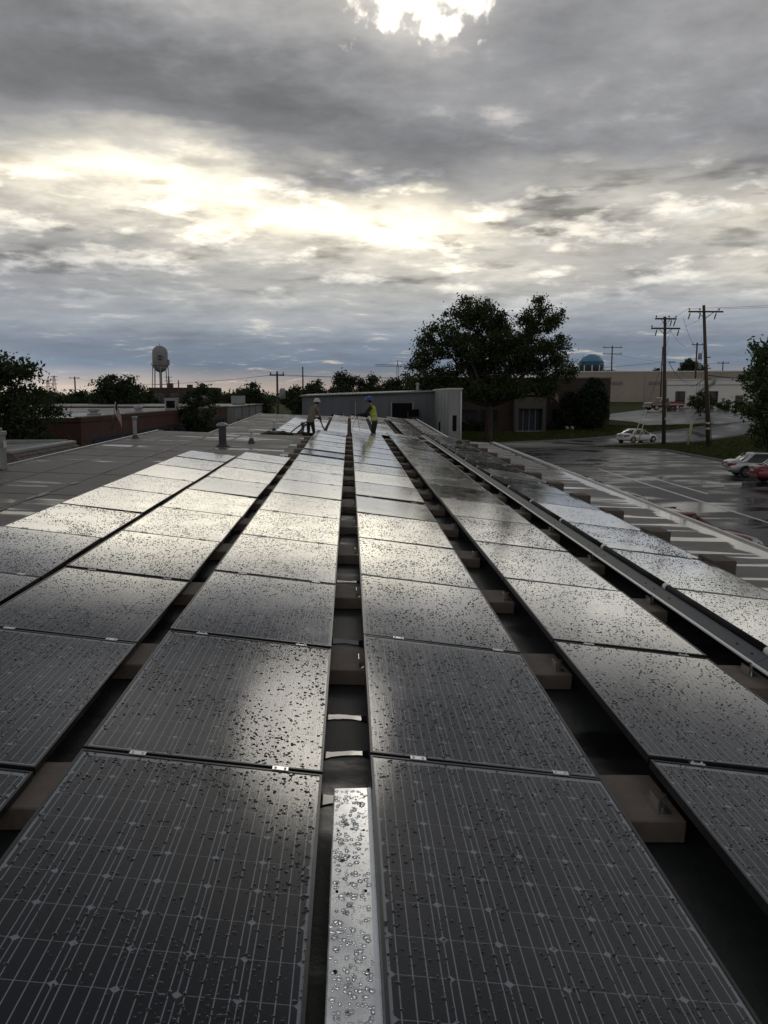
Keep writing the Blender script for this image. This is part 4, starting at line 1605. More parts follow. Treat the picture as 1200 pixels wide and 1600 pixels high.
# roof equipment stands on it
for k, (x, y, sx, sy, sz, lab) in enumerate([(-4, 44, 0.5, 0.5, 0.5, 'squat grey rooftop fan on red brick building nearest the flag'), (-3.2, 50, 0.45, 0.45, 0.6, 'second grey rooftop fan on the red brick building'),
                                            (-2.5, 56, 0.8, 0.7, 0.85, 'dark boxy air unit on the red brick building roof'), (-3.4, 60, 0.3, 0.3, 0.6, 'slender capped vent on the red brick building roof'),
                                            (-2.2, 65, 1.2, 1.0, 0.9, 'pale air conditioner on the far end of the brick building roof')]):
    e = thing('rooftop_unit', lab, 'roof unit', (-10.5 + x + 1.2, y, 3.665), 0, 'rooftop units on the brick building')
    mt = 'light_metal' if k in (4,) else 'steel'
    if k in (0, 1, 3):
        mb = MB(); mb.lathe([(sx * 0.4, 0), (sx * 0.4, sz * 0.35), (sx * 0.62, sz * 0.4), (sx * 0.62, sz * 0.6), (sx * 0.3, sz * 0.7)], 14); mb.build('fan_cowl', M[mt], e, 'auto')
        mb = MB(); mb.box(-sx * 0.55, sx * 0.55, -sx * 0.55, sx * 0.55, 0, 0.08); mb.build('curb', M['steel'], e)
    else:
        bevel(local_box(e, 'cabinet', -sx / 2, sx / 2, -sy / 2, sy / 2, 0.08, sz, mt), 0.02)
        local_box(e, 'grille', -sx * 0.35, sx * 0.35, -sy / 2 - 0.02, -sy / 2 - 0.002, 0.2, sz * 0.8, 'dark_void')
        local_box(e, 'base', -sx * 0.45, sx * 0.45, -sy * 0.45, sy * 0.45, 0, 0.08, 'pipe_dark')

b = thing('pale_building', 'pale metal sided low building beyond the red brick one', 'building', (-10.1, 85, 0))
local_box(b, 'wall', -26, 0, -12.5, 12, -0.1, 3.7, 'light_metal')
local_box(b, 'roof', -26.1, 0.15, -12.6, 12.1, 3.71, 3.80, 'pale_roof')
for k in range(5):
    local_box(b, 'pilaster', 0.003, 0.10, -12 + 5.6 * k, -11.7 + 5.6 * k, 0, 3.68, 'steel')
window(b, 'x', 0.0, -10, -7.6, 0.2, 2.6, 1, 1, 'steel')
for k, (y, w) in enumerate(((-9, 0.9), (2, 1.3))):
    e = thing('rooftop_unit', ['small white air unit on pale building roof, nearer one', 'white air unit on pale building roof, farther one'][k], 'roof unit', (-13.5 + 2 * k, 85 + y, 3.802), 0, 'rooftop units on the pale building')
    bevel(local_box(e, 'cabinet', -w / 2, w / 2, -w / 2, w / 2, 0.1, 0.9, 'light_metal'), 0.03)
    local_box(e, 'base', -w * 0.4, w * 0.4, -w * 0.4, w * 0.4, 0, 0.1, 'steel')

# shed with a shingled mansard at the left
b = thing('shingled_shed', 'small shed with flat wet roof and sloping brown shingles at left', 'building', (-9.6, 22.2, 0))
local_box(b, 'wall', -3.0, 1.9, -2.25, 2.25, -0.1, 2.5, 'wall_own')
mb = MB()
mb.rings([[(1.55, -2.30, 3.30), (2.50, -2.30, 2.45), (2.50, -2.30, 2.38), (-3.1, -2.30, 2.38), (-3.1, -2.30, 3.30)], [(1.55, 2.30, 3.30), (2.50, 2.75, 2.45), (2.50, 2.75, 2.38), (-3.1, 2.75, 2.38), (-3.1, 2.30, 3.30)]])
mb.build('mansard', M['shingle'], b)
for k in range(6):                      # shingle courses, each a slab overlapping the one below
    f0, f1 = k / 6, (k + 1) / 6 + 0.02
    P = lambda f, s: (2.50 - 0.95 * f, (-2.31 if s < 0 else 2.76 - 0.45 * f), 2.45 + 0.85 * f)
    n = Vector((0.85, 0, 0.95)).normalized()
    ncol = 16
    for c in range(ncol):
        g0, g1 = c / ncol + 0.002, (c + 1) / ncol - 0.002
        a, bb = Vector(P(f0, -1)), Vector(P(f0, 1))
        d, e = Vector(P(f1, -1)), Vector(P(f1, 1))
        q = [a.lerp(bb, g0), a.lerp(bb, g1), d.lerp(e, g1), d.lerp(e, g0)]
        mb = MB()
        off = 0.022 + 0.006 * ((c * 7 + k * 3) % 3)
        mb.hexa([q[0] + n * 0.003, q[1] + n * 0.003, q[2] + n * 0.003, q[3] + n * 0.003, q[0] + n * off, q[1] + n * off, q[2] + n * 0.008, q[3] + n * 0.008])
        mb.build('shingle', M['shingle'], b)
local_box(b, 'roof', -3.0, 1.45, -2.2, 2.2, 3.302, 3.315, 'pale_roof')
mb = MB()
mb.rings([[(1.48, -2.34, 3.30), (1.64, -2.34, 3.27), (1.64, -2.34, 3.33), (1.48, -2.34, 3.35)], [(1.48, 2.36, 3.30), (1.64, 2.36, 3.27), (1.64, 2.36, 3.33), (1.48, 2.36, 3.35)]])
mb.build('ridge_cap', M['light_metal'], b)
local_box(b, 'rear_coping', -3.15, 1.41, 2.2, 2.30, 3.318, 3.37, 'steel')

# ------------------------------------------------------------------ grey metal building at the far end
b = thing('metal_building', 'dark grey metal shed with pale roof edge behind the workers', 'building', (2.0, 74, 0))
local_box(b, 'wall', -6.2, 5.6, 0, 14, -0.1, 4.72, 'metal_wall')
mb = MB()
mb.rings([[(-6.4, -0.3, 4.62), (5.9, -0.3, 5.05), (5.9, -0.3, 5.14), (-6.4, -0.3, 4.71)], [(-6.4, 14.3, 4.80), (5.9, 14.3, 5.23), (5.9, 14.3, 5.32), (-6.4, 14.3, 4.89)]])
mb.build('roof', M['pale_roof'], b)
mb = MB()
mb.face([(-6.2, -0.001, 4.72), (5.6, -0.001, 4.72), (5.6, -0.001, 5.04), (-6.2, -0.001, 4.64)]); mb.build('gable_infill', M['metal_wall'], b)
for k in range(15):
    x = -6.0 + 0.83 * k
    local_box(b, 'siding_rib', x - 0.03, x + 0.03, -0.045, -0.003, 0, 4.6, 'metal_wall')
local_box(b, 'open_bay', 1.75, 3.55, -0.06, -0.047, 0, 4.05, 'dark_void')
local_box(b, 'bay_frame', 1.65, 1.75, -0.09, -0.047, 0, 4.12, 'steel')
local_box(b, 'bay_frame', 3.55, 3.65, -0.09, -0.047, 0, 4.12, 'steel')
for x0, x1 in ((-3.6, -2.6), (-1.9, -1.2), (-0.9, -0.1)):
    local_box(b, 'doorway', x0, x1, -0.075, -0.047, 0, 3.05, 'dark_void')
    local_box(b, 'door_frame', x1, x1 + 0.09, -0.10, -0.047, 0, 3.15, 'steel')
mb = MB(); mb.tube([(-1.5, -0.12, 0), (-1.5, -0.12, 4.2)], 0.05, 6); mb.build('downpipe', M['light_metal'], b, True)
mb = MB(); mb.lathe([(0.12, 0), (0.12, 0.6), (0.2, 0.62), (0.2, 0.7), (0.06, 0.8)], 10, (4.3, 3.5, 5.1)); mb.build('roof_vent', M['light_metal'], b, 'auto')

b = thing('annex', 'narrow pale metal annex wall between grey shed and brown brick building', 'building', (8.05, 68, 0))
local_box(b, 'wall', -0.5, 0.5, -4.6, 7, -0.1, 5.15, 'light_metal')
local_box(b, 'coping', -0.56, 0.56, -4.68, 7.05, 5.152, 5.26, 'white_trim')
for k in range(4):
    y = -4.3 + 2.4 * k
    local_box(b, 'panel_joint', -0.53, -0.503, y, y + 0.07, 0, 5.1, 'steel')
local_box(b, 'door', -0.53, -0.504, 1.2, 2.4, 0, 2.5, 'dark_void')
local_box(b, 'door', -0.53, -0.504, 4.0, 5.4, 0, 2.9, 'steel')
local_box(b, 'vent_grille', -0.2, 0.1, -4.63, -4.603, 2.0, 3.2, 'dark_void')
mb = MB(); mb.tube([(0.42, -4.72, 0), (0.42, -4.72, 5.0)], 0.05, 8); mb.build('downpipe', M['white_trim'], b, True)

# stacked gear in the yard before the grey shed
for k, (x, y, w, h_, lab) in enumerate([(5.6, 72.6, 1.1, 3.3, 'tall dark crate stack before the grey shed wall'), (4.5, 72.8, 0.9, 2.6, 'lower dark crate before the grey shed wall')]):
    e = thing('storage_rack', lab, 'rack', (x, y, 0.006))
    for sx in (-1, 1):
        local_box(e, 'post', sx * w / 2 - 0.04, sx * w / 2 + 0.04, -0.3, -0.22, 0, h_, 'pipe_dark')
    for q in range(3):
        local_box(e, 'shelf', -w / 2, w / 2, -0.21, 0.3, h_ * (q + 0.9) / 3.4, h_ * (q + 0.9) / 3.4 + 0.05, 'pipe_dark')
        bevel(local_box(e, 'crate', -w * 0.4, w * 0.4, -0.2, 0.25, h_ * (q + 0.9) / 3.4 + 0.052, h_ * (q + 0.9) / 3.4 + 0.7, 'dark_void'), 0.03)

# ------------------------------------------------------------------ brown brick office building
BZ = 0.55
b = thing('office_building', 'brown brick office with pale stone entrance portal behind the big tree', 'building', (20.5, 100, BZ))
local_box(b, 'wall', -10.8, 11.0, 0.0, 18, -0.8, 6.2, 'brick_brown')
local_box(b, 'coping', -10.9, 11.1, -0.08, 18.1, 6.202, 6.36, 'trim')
local_box(b, 'portal_pier', -0.75, -0.35, -1.2, -0.003, -0.5, 4.7, 'trim')
local_box(b, 'portal_pier', 2.55, 2.95, -1.2, -0.003, -0.5, 4.7, 'trim')
local_box(b, 'portal_lintel', -0.349, 2.549, -1.15, -0.003, 2.65, 4.65, 'trim')
local_box(b, 'name_band', 0.0, 2.2, -1.19, -1.152, 4.05, 4.25, 'dark_void')
local_box(b, 'entrance_door', -0.34, 2.54, -0.3, -0.004, 0, 2.6, 'navy')
for x in (0.35, 1.1, 1.85):
    local_box(b, 'door_mullion', x - 0.03, x + 0.03, -0.36, -0.303, 0, 2.6, 'steel')
for x0 in (-9.8, -7.2, -4.6, 4.0, 6.8):
    window(b, 'y', 0.0, x0, x0 + 1.9, 0.7, 2.5, -1, 2, 'navy')
local_box(b, 'entrance_step', -0.9, 3.1, -2.4, -1.21, -0.5, 0.05, 'kerb')


def flag(label, x, y, z, dx, w=0.9, h_=0.55, droop=0.5):
    """small striped flag with a dark canton on a slanting staff"""
    t = thing('flag', label, 'flag', (x, y, z))
    mb = MB(); mb.tube([(0, 0, -0.9), (dx * 0.5, -0.05, 0.25)], 0.025, 6); mb.build('staff', M['steel'], t, True)
    mb = MB()
    nx, ny = 10, 13
    b0 = len(mb.v)
    for i in range(nx + 1):
        for k in range(ny + 1):
            u, v = i / nx, k / ny
            mb.v.append((dx * 0.45 + dx * w * u * 0.8, -0.06 + 0.06 * math.sin(u * 7 + v * 2), 0.2 - droop * u * u - h_ * v))
    for i in range(nx):
        for k in range(ny):
            mb.f.append((b0 + i * (ny + 1) + k, b0 + i * (ny + 1) + k + 1, b0 + (i + 1) * (ny + 1) + k + 1, b0 + (i + 1) * (ny + 1) + k))
            mb.m.append(2 if (u := i / nx) < 0.4 and k < 7 else k % 2)
    mb.build('cloth', [M['flag_red'], M['white_trim'], M['navy']], t, True)
    return t


M['flag_red'] = simple('flag_red', (0.30, 0.03, 0.035), 0.8)
flag('small striped red and white flag beside the pale entrance portal', 23.3, 98.5, 5.2, 1.0, 1.3, 0.8, 0.7)
flag('small striped flag on a slanting staff before red brick wall', -9.75, 34.6, 4.15, 0.4, 0.7, 0.55, 0.55)

# ------------------------------------------------------------------ tan warehouse and white building on the right
b = thing('tan_warehouse', 'long windowless tan warehouse wall behind the parked red pickup', 'building', (55, 140, 3.4))
b.rotation_euler.z = -0.16
local_box(b, 'wall', -17.5, 38, 0, 30, -1.5, 5.35, 'tan_wall')
local_box(b, 'coping', -17.6, 38.1, -0.1, 30.1, 5.352, 5.55, 'white_trim')
for k in range(9):
    x = -17.2 + 6.2 * k
    local_box(b, 'pilaster', x, x + 0.35, -0.12, -0.003, -1, 5.3, 'tan_wall')
for x in (-10.5, -4.2, 2.0, 8.6, 15.0):
    mb = MB(); mb.box(x, x + 2.0, -0.05, -0.003, 3.2, 3.75); mb.build('louvre', M['trim'], b)
    for q in range(3):
        local_box(b, 'louvre_blade', x, x + 2.0, -0.09, -0.053, 3.26 + 0.17 * q, 3.34 + 0.17 * q, 'tan_wall')

b = thing('white_building', 'single storey white painted block building with barred windows and grey duct', 'building', (51.9, 111.1, 2.60))
b.rotation_euler.z = -0.40
WLN = 8.6
local_box(b, 'wall', -WLN, 14, 0, 12, -1.5, 4.25, 'white_wall')
local_box(b, 'coping', -WLN - 0.1, 14.1, -0.1, 12.1, 4.252, 4.45, 'white_trim')
for x0 in (-7.4, -3.2, 3.4, 5.0):
    window(b, 'y', 0.0, x0, x0 + 1.15, 0.9, 2.7, -1, 2, 'trim', 'dark_glass', 4)
local_box(b, 'door', 0.2, 1.2, -0.06, -0.003, -0.2, 2.2, 'trim')
local_box(b, 'door_lamp', 2.3, 2.6, -0.2, -0.003, 2.7, 2.95, 'pipe_dark')
mb = MB(); mb.tube([(-4.4, -0.2, -0.2), (-4.4, -0.2, 2.6), (-3.9, -0.2, 3.1), (-2.6, -0.2, 3.9), (-2.5, -0.2, 4.5)], 0.17, 10); mb.build('duct', M['steel'], b, True)
mb = MB(); mb.tube([(-WLN, -0.06, 3.6), (14, -0.06, 3.62)], 0.04, 6); mb.build('conduit', M['steel'], b, True)
mb = MB(); mb.lathe([(0.9, 0), (0.9, 0.15), (0.8, 0.45), (0.5, 0.75), (0.1, 0.85)], 18, (2.6, 3.5, 4.46)); mb.build('roof_dome', M['light_metal'], b, True)
for s in range(3):
    local_box(b, 'wall_patch', 7 + s * 1.2, 7.8 + s * 1.2, -0.02, -0.003, 0.2, 1.4, 'trim')

# white pipe rail before the white building
t = thing('pipe_railing', 'red and white pipe railing in front of the white building', 'railing', (43.3, 104.6, terr(43.3, 104.6)))
M['rail_red'] = simple('faded_red_rail', (0.36, 0.10, 0.08), 0.5)
for k in range(5):
    mb = MB(); mb.tube([(-2.6 + 1.3 * k, -0.65 * k + 1.3, -0.3), (-2.6 + 1.3 * k, -0.65 * k + 1.3, 1.05)], 0.06, 6); mb.build('post', M['white_trim'], t, True)
for z, m in ((0.55, 'rail_red'), (1.0, 'white_trim')):
    mb = MB(); mb.tube([(-2.7, 1.35, z), (2.7, -1.35, z)], 0.06, 6); mb.build('rail', M[m], t, True)

# ------------------------------------------------------------------ vehicles
def car_paint(name, col, metal=0.35):
    m = simple(name, col, 0.32, metal, 0.5, 0.9)
    return m


M['tyre'] = simple('tyre', (0.016, 0.016, 0.017), 0.85)
M['rim'] = simple('alloy_rim', (0.42, 0.43, 0.44), 0.3, 0.9)
M['chrome'] = simple('chrome', (0.7, 0.7, 0.7), 0.12, 1.0)
M['lamp_red'] = simple('tail_lamp', (0.30, 0.012, 0.02), 0.12, 0, 0.6, 0.6)
M['lamp_clear'] = simple('head_lamp', (0.55, 0.56, 0.58), 0.1, 0, 0.6, 0.6)
M['auto_glass'] = simple('car_glass', (0.012, 0.014, 0.016), 0.04, 0, 0.7)
M['plate'] = simple('number_plate', (0.5, 0.5, 0.48), 0.5)


def wheel(parent, x, y, r=0.32, w=0.2):
    sg = 1 if y > 0 else -1
    mb = MB()
    rs = []
    for k, (rr, yy) in enumerate(((r * 0.66, -w / 2), (r * 0.96, -w / 2), (r, -w / 2 + 0.03), (r, w / 2 - 0.03), (r * 0.96, w / 2), (r * 0.66, w / 2))):
        rs.append([(x + rr * math.cos(a), y + yy, r + rr * math.sin(a)) for a in np.linspace(0, 2 * PI, 21)[:-1]])
    mb.rings(rs)
    wv = mb.build('wheel', M['tyre'], parent, 'auto')
    mb = MB()
    mb.rings([[(x + r * 0.65 * math.cos(a), y + sg * (w / 2 + 0.002), r + r * 0.65 * math.sin(a)) for a in np.linspace(0, 2 * PI, 17)[:-1]], [(x + r * 0.2 * math.cos(a), y + sg * (w / 2 + 0.014), r + r * 0.2 * math.sin(a)) for a in np.linspace(0, 2 * PI, 17)[:-1]]])
    mb.build('rim', M['rim'], wv)
    for k in range(5):
        a = 2 * PI * k / 5 + 0.3
        ca, sa = math.cos(a), math.sin(a)
        mb = MB()
        mb.box(-0.035, 0.035, 0.015, 0.03, r * 0.28, r * 0.6, 0, Matrix.Translation((x, y + sg * (w / 2) - (0.025 if sg < 0 else 0.01), r)) @ Matrix.Rotation(a, 4, 'Y'))
        mb.build('rim_slot', M['tyre'], wv)
    return wv


def sedan(label, loc, rz, paint, L=4.55, Wd=1.77, Hh=1.45, group='sedans parked or driving'):
    """front along +x.  lower body and cabin are lofted from cross-sections; wheels, glass, lamps are parts"""
    t = thing('sedan_car', label, 'car', loc, rz, group)
    h = L / 2
    # x, half width, sill z, shoulder z, deck z
    st = [(-h, 0.62, 0.42, 0.60, 0.80), (-h + 0.06, 0.76, 0.30, 0.62, 0.93), (-h + 0.30, 0.845, 0.24, 0.68, 1.00), (-h + 0.75, 0.875, 0.22, 0.72, 0.995), (-h + 1.3, 0.885, 0.20, 0.72, 0.95),
          (-0.2, 0.885, 0.19, 0.70, 0.93), (0.55, 0.885, 0.19, 0.69, 0.925), (h - 1.25, 0.88, 0.20, 0.68, 0.915), (h - 0.8, 0.865, 0.22, 0.66, 0.87), (h - 0.35, 0.815, 0.24, 0.60, 0.78), (h - 0.08, 0.70, 0.28, 0.54, 0.66), (h, 0.56, 0.36, 0.50, 0.58)]
    k = Wd / 1.77
    rs = []
    for x, w, z0, zs, zd in st:
        w *= k
        half = [(0.0, z0), (w * 0.80, z0), (w * 0.97, z0 + 0.10), (w, (z0 + zs) / 2), (w * 0.985, zs), (w * 0.93, zs + (zd - zs) * 0.62), (w * 0.80, zd - 0.012), (w * 0.45, zd + 0.012)]
        ring = [(x, y, z) for y, z in half] + [(x, 0, zd + 0.02)] + [(x, -y, z) for y, z in reversed(half[1:])]
        rs.append(ring)
    mb = MB()
    mb.rings(rs)
    body = mb.build('body', paint, t, 'auto')
    sm = body.modifiers.new('sub', 'SUBSURF'); sm.levels = 1; sm.render_levels = 1
    # cabin (glasshouse): base ring at the belt, roof ring
    belt = 0.93
    def ring(z, xr, xf, w, rnd=0.1):
        return [(xf, -w + rnd, z), (xf, w - rnd, z), (xf - rnd, w, z), (0.1, w + 0.012, z), (xr + rnd, w, z), (xr, w - rnd, z), (xr, -w + rnd, z), (xr + rnd, -w, z), (0.1, -w - 0.012, z), (xf - rnd, -w, z)]
    xr0, xf0 = -h + 0.62, h - 1.28
    xr1, xf1 = -h + 1.38, h - 2.10
    w0, w1 = 0.80 * k, 0.60 * k
    lev = [(0.0, 0), (0.32, 0.32), (0.66, 0.66), (0.92, 0.93), (1.0, 0.995)]
    grs = []
    for q in (0.0, 0.35, 0.7, 0.93):
        bulge = 0.05 * math.sin(q * PI * 0.8)
        grs.append(ring(belt - 0.02 + (Hh - 0.06 - belt) * q, xr0 + (xr1 - xr0) * q - bulge, xf0 + (xf1 - xf0) * q + bulge, w0 + (w1 - w0) * q + bulge * 0.4))
    mb = MB(); mb.rings(grs)
    cab = mb.build('cabin_glass', M['auto_glass'], t, 'auto')
    rf = []
    for q, dz, ins in ((0.90, -0.012, -0.012), (0.97, 0.022, 0.0), (1.03, 0.052, 0.14)):
        rf.append(ring(Hh - 0.06 + dz - 0.03, xr1 + (xr0 - xr1) * (0.97 - q) + ins, xf1 - (xf1 - xf0) * (0.97 - q) - ins, (w1 + (w0 - w1) * (0.97 - q)) - ins * 0.8 + 0.012))
    mb = MB(); mb.rings(rf)
    roof = mb.build('roof', paint, t, 'auto')
    for sg in (-1, 1):                      # pillars
        def at(q, x):
            bulge = 0.05 * math.sin(q * PI * 0.8)
            return (x, sg * (w0 + (w1 - w0) * q + bulge * 0.4 + 0.014), belt - 0.02 + (Hh - 0.06 - belt) * q)
        for xa, xb, wd in ((xf0 - 0.10, xf1 + 0.02, 0.045), (0.05, 0.02, 0.035), (xr0 + 0.18, xr1 - 0.02, 0.11)):
            mb = MB()
            pr_ = [at(q, xa + (xb - xa) * q) for q in (0, 0.35, 0.7, 0.95)]
            mb.rings([[(p[0] - wd, p[1] - sg * 0.03, p[2]), (p[0] + wd, p[1] - sg * 0.03, p[2]), (p[0] + wd, p[1], p[2]), (p[0] - wd, p[1], p[2])] for p in pr_])
            mb.build('pillar', paint, t)
        mb = MB(); mb.rings([[(h - 1.5, sg * 0.86 * k, 0.92), (h - 1.36, sg * 0.86 * k, 0.92), (h - 1.36, sg * 0.86 * k, 1.02), (h - 1.5, sg * 0.86 * k, 1.04)], [(h - 1.5, sg * 1.03 * k, 0.95), (h - 1.40, sg * 1.03 * k, 0.95), (h - 1.40, sg * 1.03 * k, 1.03), (h - 1.5, sg * 1.03 * k, 1.05)]])
        mb.build('mirror', paint, t)
        for x in (-0.35, 0.72):
            local_box(t, 'door_handle', x - 0.09, x + 0.09, sg * 0.878 * k - 0.012, sg * 0.878 * k + 0.012, 0.79, 0.815, 'chrome')
        for x in (-h + 0.92, h - 0.90):
            mb = MB()
            yy = sg * 0.868 * k
            mb.rings([[(x + 0.375 * math.cos(a), yy - sg * 0.06, 0.33 + 0.375 * math.sin(a)) for a in np.linspace(-0.25, PI + 0.25, 15)], [(x + 0.375 * math.cos(a), yy + sg * 0.012, 0.33 + 0.375 * math.sin(a)) for a in np.linspace(-0.25, PI + 0.25, 15)]])
            mb.build('wheel_arch', M['tyre'], t)
            wheel(t, x, sg * 0.80 * k)
        mb = MB()
        mb.hexa([(-h - 0.01, sg * 0.48, 0.66), (-h + 0.34, sg * 0.83 * k, 0.72), (-h + 0.34, sg * 0.865 * k, 0.74), (-h + 0.02, sg * 0.70, 0.66), (-h + 0.02, sg * 0.48, 0.82), (-h + 0.40, sg * 0.80 * k, 0.86), (-h + 0.40, sg * 0.855 * k, 0.85), (-h + 0.05, sg * 0.72, 0.83)])
        mb.build('tail_lamp', M['lamp_red'], t)
        mb = MB()
        mb.hexa([(h - 0.02, sg * 0.45, 0.52), (h - 0.45, sg * 0.78 * k, 0.60), (h - 0.42, sg * 0.83 * k, 0.60), (h - 0.03, sg * 0.62, 0.50), (h - 0.07, sg * 0.45, 0.64), (h - 0.50, sg * 0.77 * k, 0.74), (h - 0.48, sg * 0.83 * k, 0.72), (h - 0.08, sg * 0.62, 0.63)])
        mb.build('head_lamp', M['lamp_clear'], t)
    mb = MB(); mb.box(-h - 0.012, -h + 0.02, -0.26, 0.26, 0.66, 0.79); mb.build('number_plate', M['plate'], t)
    mb = MB(); mb.box(-h - 0.016, -h + 0.03, -0.42, 0.42, 0.815, 0.84); mb.build('boot_trim', M['chrome'], t)
    bevel(local_box(t, 'rear_bumper', -h - 0.03, -h + 0.12, -0.66 * k, 0.66 * k, 0.36, 0.50, paint), 0.03)
    bevel(local_box(t, 'front_bumper', h - 0.12, h + 0.02, -0.58 * k, 0.58 * k, 0.30, 0.42, paint), 0.03)
    mb = MB(); mb.box(h - 0.05, h + 0.006, -0.40, 0.40, 0.43, 0.50); mb.build('grille', M['tyre'], t)
    return t


P_WHITE = car_paint('white_car_paint', (0.70, 0.71, 0.71), 0.0)
P_SILVER = car_paint('silver_car_paint', (0.46, 0.47, 0.49), 0.6)
P_RED = car_paint('red_car_paint', (0.17, 0.014, 0.017), 0.15)
P_DARK = car_paint('black_car_paint', (0.022, 0.022, 0.024), 0.2)
P_MAROON = car_paint('maroon_truck_paint', (0.17, 0.022, 0.018), 0.1)
P_CREAM = car_paint('cream_truck_paint', (0.55, 0.50, 0.42), 0.0)
P_PALE = car_paint('pale_roof_paint', (0.42, 0.41, 0.40), 0.2)
sedan('white four-door sedan on the street beside the left power pole', (28.9, 82.6, 0.016), rad(27), P_WHITE, 4.55)
sedan('silver sedan parked tail towards us beyond the red car', (24.1, 47.0, 0.006), rad(-8), P_SILVER, 4.6)
sedan('red sedan parked nearest in the lot, beside the silver sedan', (23.8, 43.3, 0.006), rad(-6), P_RED, 4.5)
sedan('red car parked against the solar building, only its roof showing', (9.2, 22.4, 0.006), rad(3), P_RED, 4.2).scale = (1.0, 1.0, 1.07)
sedan('black car parked against the solar building, farther than the red one', (9.5, 32.4, 0.006), rad(0), P_DARK, 4.4, 1.77, 1.46)
sedan('pale car parked against the solar building, farthest of three', (9.5, 35.4, 0.006), rad(0), P_PALE, 4.4)


def pickup(label, loc, rz):
    t = thing('pickup_truck', label, 'truck', loc, rz)
    k = 0.95
    st = [(-2.6, 0.90, 0.45, 1.02), (-2.5, 0.95, 0.42, 1.06), (-0.4, 0.96, 0.40, 1.06), (0.9, 0.96, 0.40, 1.08), (1.3, 0.95, 0.40, 1.10), (2.3, 0.92, 0.42, 1.04), (2.5, 0.88, 0.45, 0.98)]
    rs = []
    for x, w, z0, zd in st:
        rs.append([(x, -w * 0.9, z0), (x, w * 0.9, z0), (x, w, z0 + 0.18), (x, w, zd - 0.14), (x, w * 0.93, zd), (x, -w * 0.93, zd), (x, -w, zd - 0.14), (x, -w, z0 + 0.18)])
    mb = MB(); mb.rings(rs); bevel(mb.build('body', P_MAROON, t, 'auto'), 0.03)
    mb = MB(); mb.box(-2.42, -0.5, -0.78, 0.78, 1.062, 1.085); mb.build('bed_liner', M['tyre'], t)
    for y in (-0.84, 0.84):
        local_box(t, 'bed_rail', -2.55, -0.45, y - 0.09, y + 0.09, 1.063, 1.17, P_MAROON)
    local_box(t, 'tailgate', -2.64, -2.56, -0.85, 0.85, 0.65, 1.16, P_MAROON)
    g = [[(-0.42, -0.86, 1.05), (1.15, -0.86, 1.07), (1.15, 0.86, 1.07), (-0.42, 0.86, 1.05)], [(-0.36, -0.72, 1.60), (0.62, -0.72, 1.60), (0.62, 0.72, 1.60), (-0.36, 0.72, 1.60)]]
    mb = MB(); mb.rings(g); mb.build('cab_glass', M['auto_glass'], t)
    mb = MB(); mb.rings([[(-0.42, -0.76, 1.60), (0.70, -0.76, 1.60), (0.70, 0.76, 1.60), (-0.42, 0.76, 1.60)], [(-0.36, -0.70, 1.70), (0.60, -0.70, 1.70), (0.60, 0.70, 1.70), (-0.36, 0.70, 1.70)]]); bevel(mb.build('cab_roof', P_CREAM, t), 0.03)
    for sg in (-1, 1):
        for xa, xb in ((-0.40, -0.34), (0.34, 0.26), (1.12, 0.62)):
            mb = MB(); mb.rings([[(xa - 0.05, sg * 0.84, 1.06), (xa + 0.05, sg * 0.84, 1.06), (xa + 0.05, sg * 0.875, 1.06), (xa - 0.05, sg * 0.875, 1.06)], [(xb - 0.05, sg * 0.70, 1.60), (xb + 0.05, sg * 0.70, 1.60), (xb + 0.05, sg * 0.735, 1.60), (xb - 0.05, sg * 0.735, 1.60)]]); mb.build('pillar', P_CREAM, t)
        for x in (-1.55, 1.62):
            mb = MB()
            mb.rings([[(x + 0.44 * math.cos(a), sg * 0.86, 0.40 + 0.44 * math.sin(a)) for a in np.linspace(-0.1, PI + 0.1, 13)], [(x + 0.44 * math.cos(a), sg * 0.968, 0.40 + 0.44 * math.sin(a)) for a in np.linspace(-0.1, PI + 0.1, 13)]])
            mb.build('wheel_arch', M['tyre'], t)
            wheel(t, x, sg * 0.87, 0.37, 0.22)
        mb = MB(); mb.rings([[(2.50, sg * 0.66 + 0.12 * math.cos(a), 0.82 + 0.12 * math.sin(a)) for a in np.linspace(0, 2 * PI, 13)[:-1]], [(2.56, sg * 0.66 + 0.10 * math.cos(a), 0.82 + 0.10 * math.sin(a)) for a in np.linspace(0, 2 * PI, 13)[:-1]]]); mb.build('head_lamp', M['lamp_clear'], t)
        local_box(t, 'side_trim', -2.5, 2.3, sg * 0.965 - 0.01, sg * 0.965 + 0.01, 0.72, 0.80, P_CREAM)
    local_box(t, 'grille', 2.505, 2.54, -0.5, 0.5, 0.70, 0.94, 'chrome')
    bevel(local_box(t, 'front_panel', 2.46, 2.504, -0.86, 0.86, 0.60, 1.0, P_CREAM), 0.02)
    bevel(local_box(t, 'front_bumper', 2.5, 2.66, -0.92, 0.92, 0.42, 0.58, 'chrome'), 0.03)
    bevel(local_box(t, 'rear_bumper', -2.76, -2.62, -0.90, 0.90, 0.42, 0.58, 'chrome'), 0.03)
    return t


pickup('old maroon pickup truck with cream front before the white building', (42.6, 112.0, terr(42.6, 112.0) + 0.035), rad(180 + 14))
# ------------------------------------------------------------------ trees and shrubs, left side
def G(x, y):
    return (x, y, terr(x, y) - 0.02)


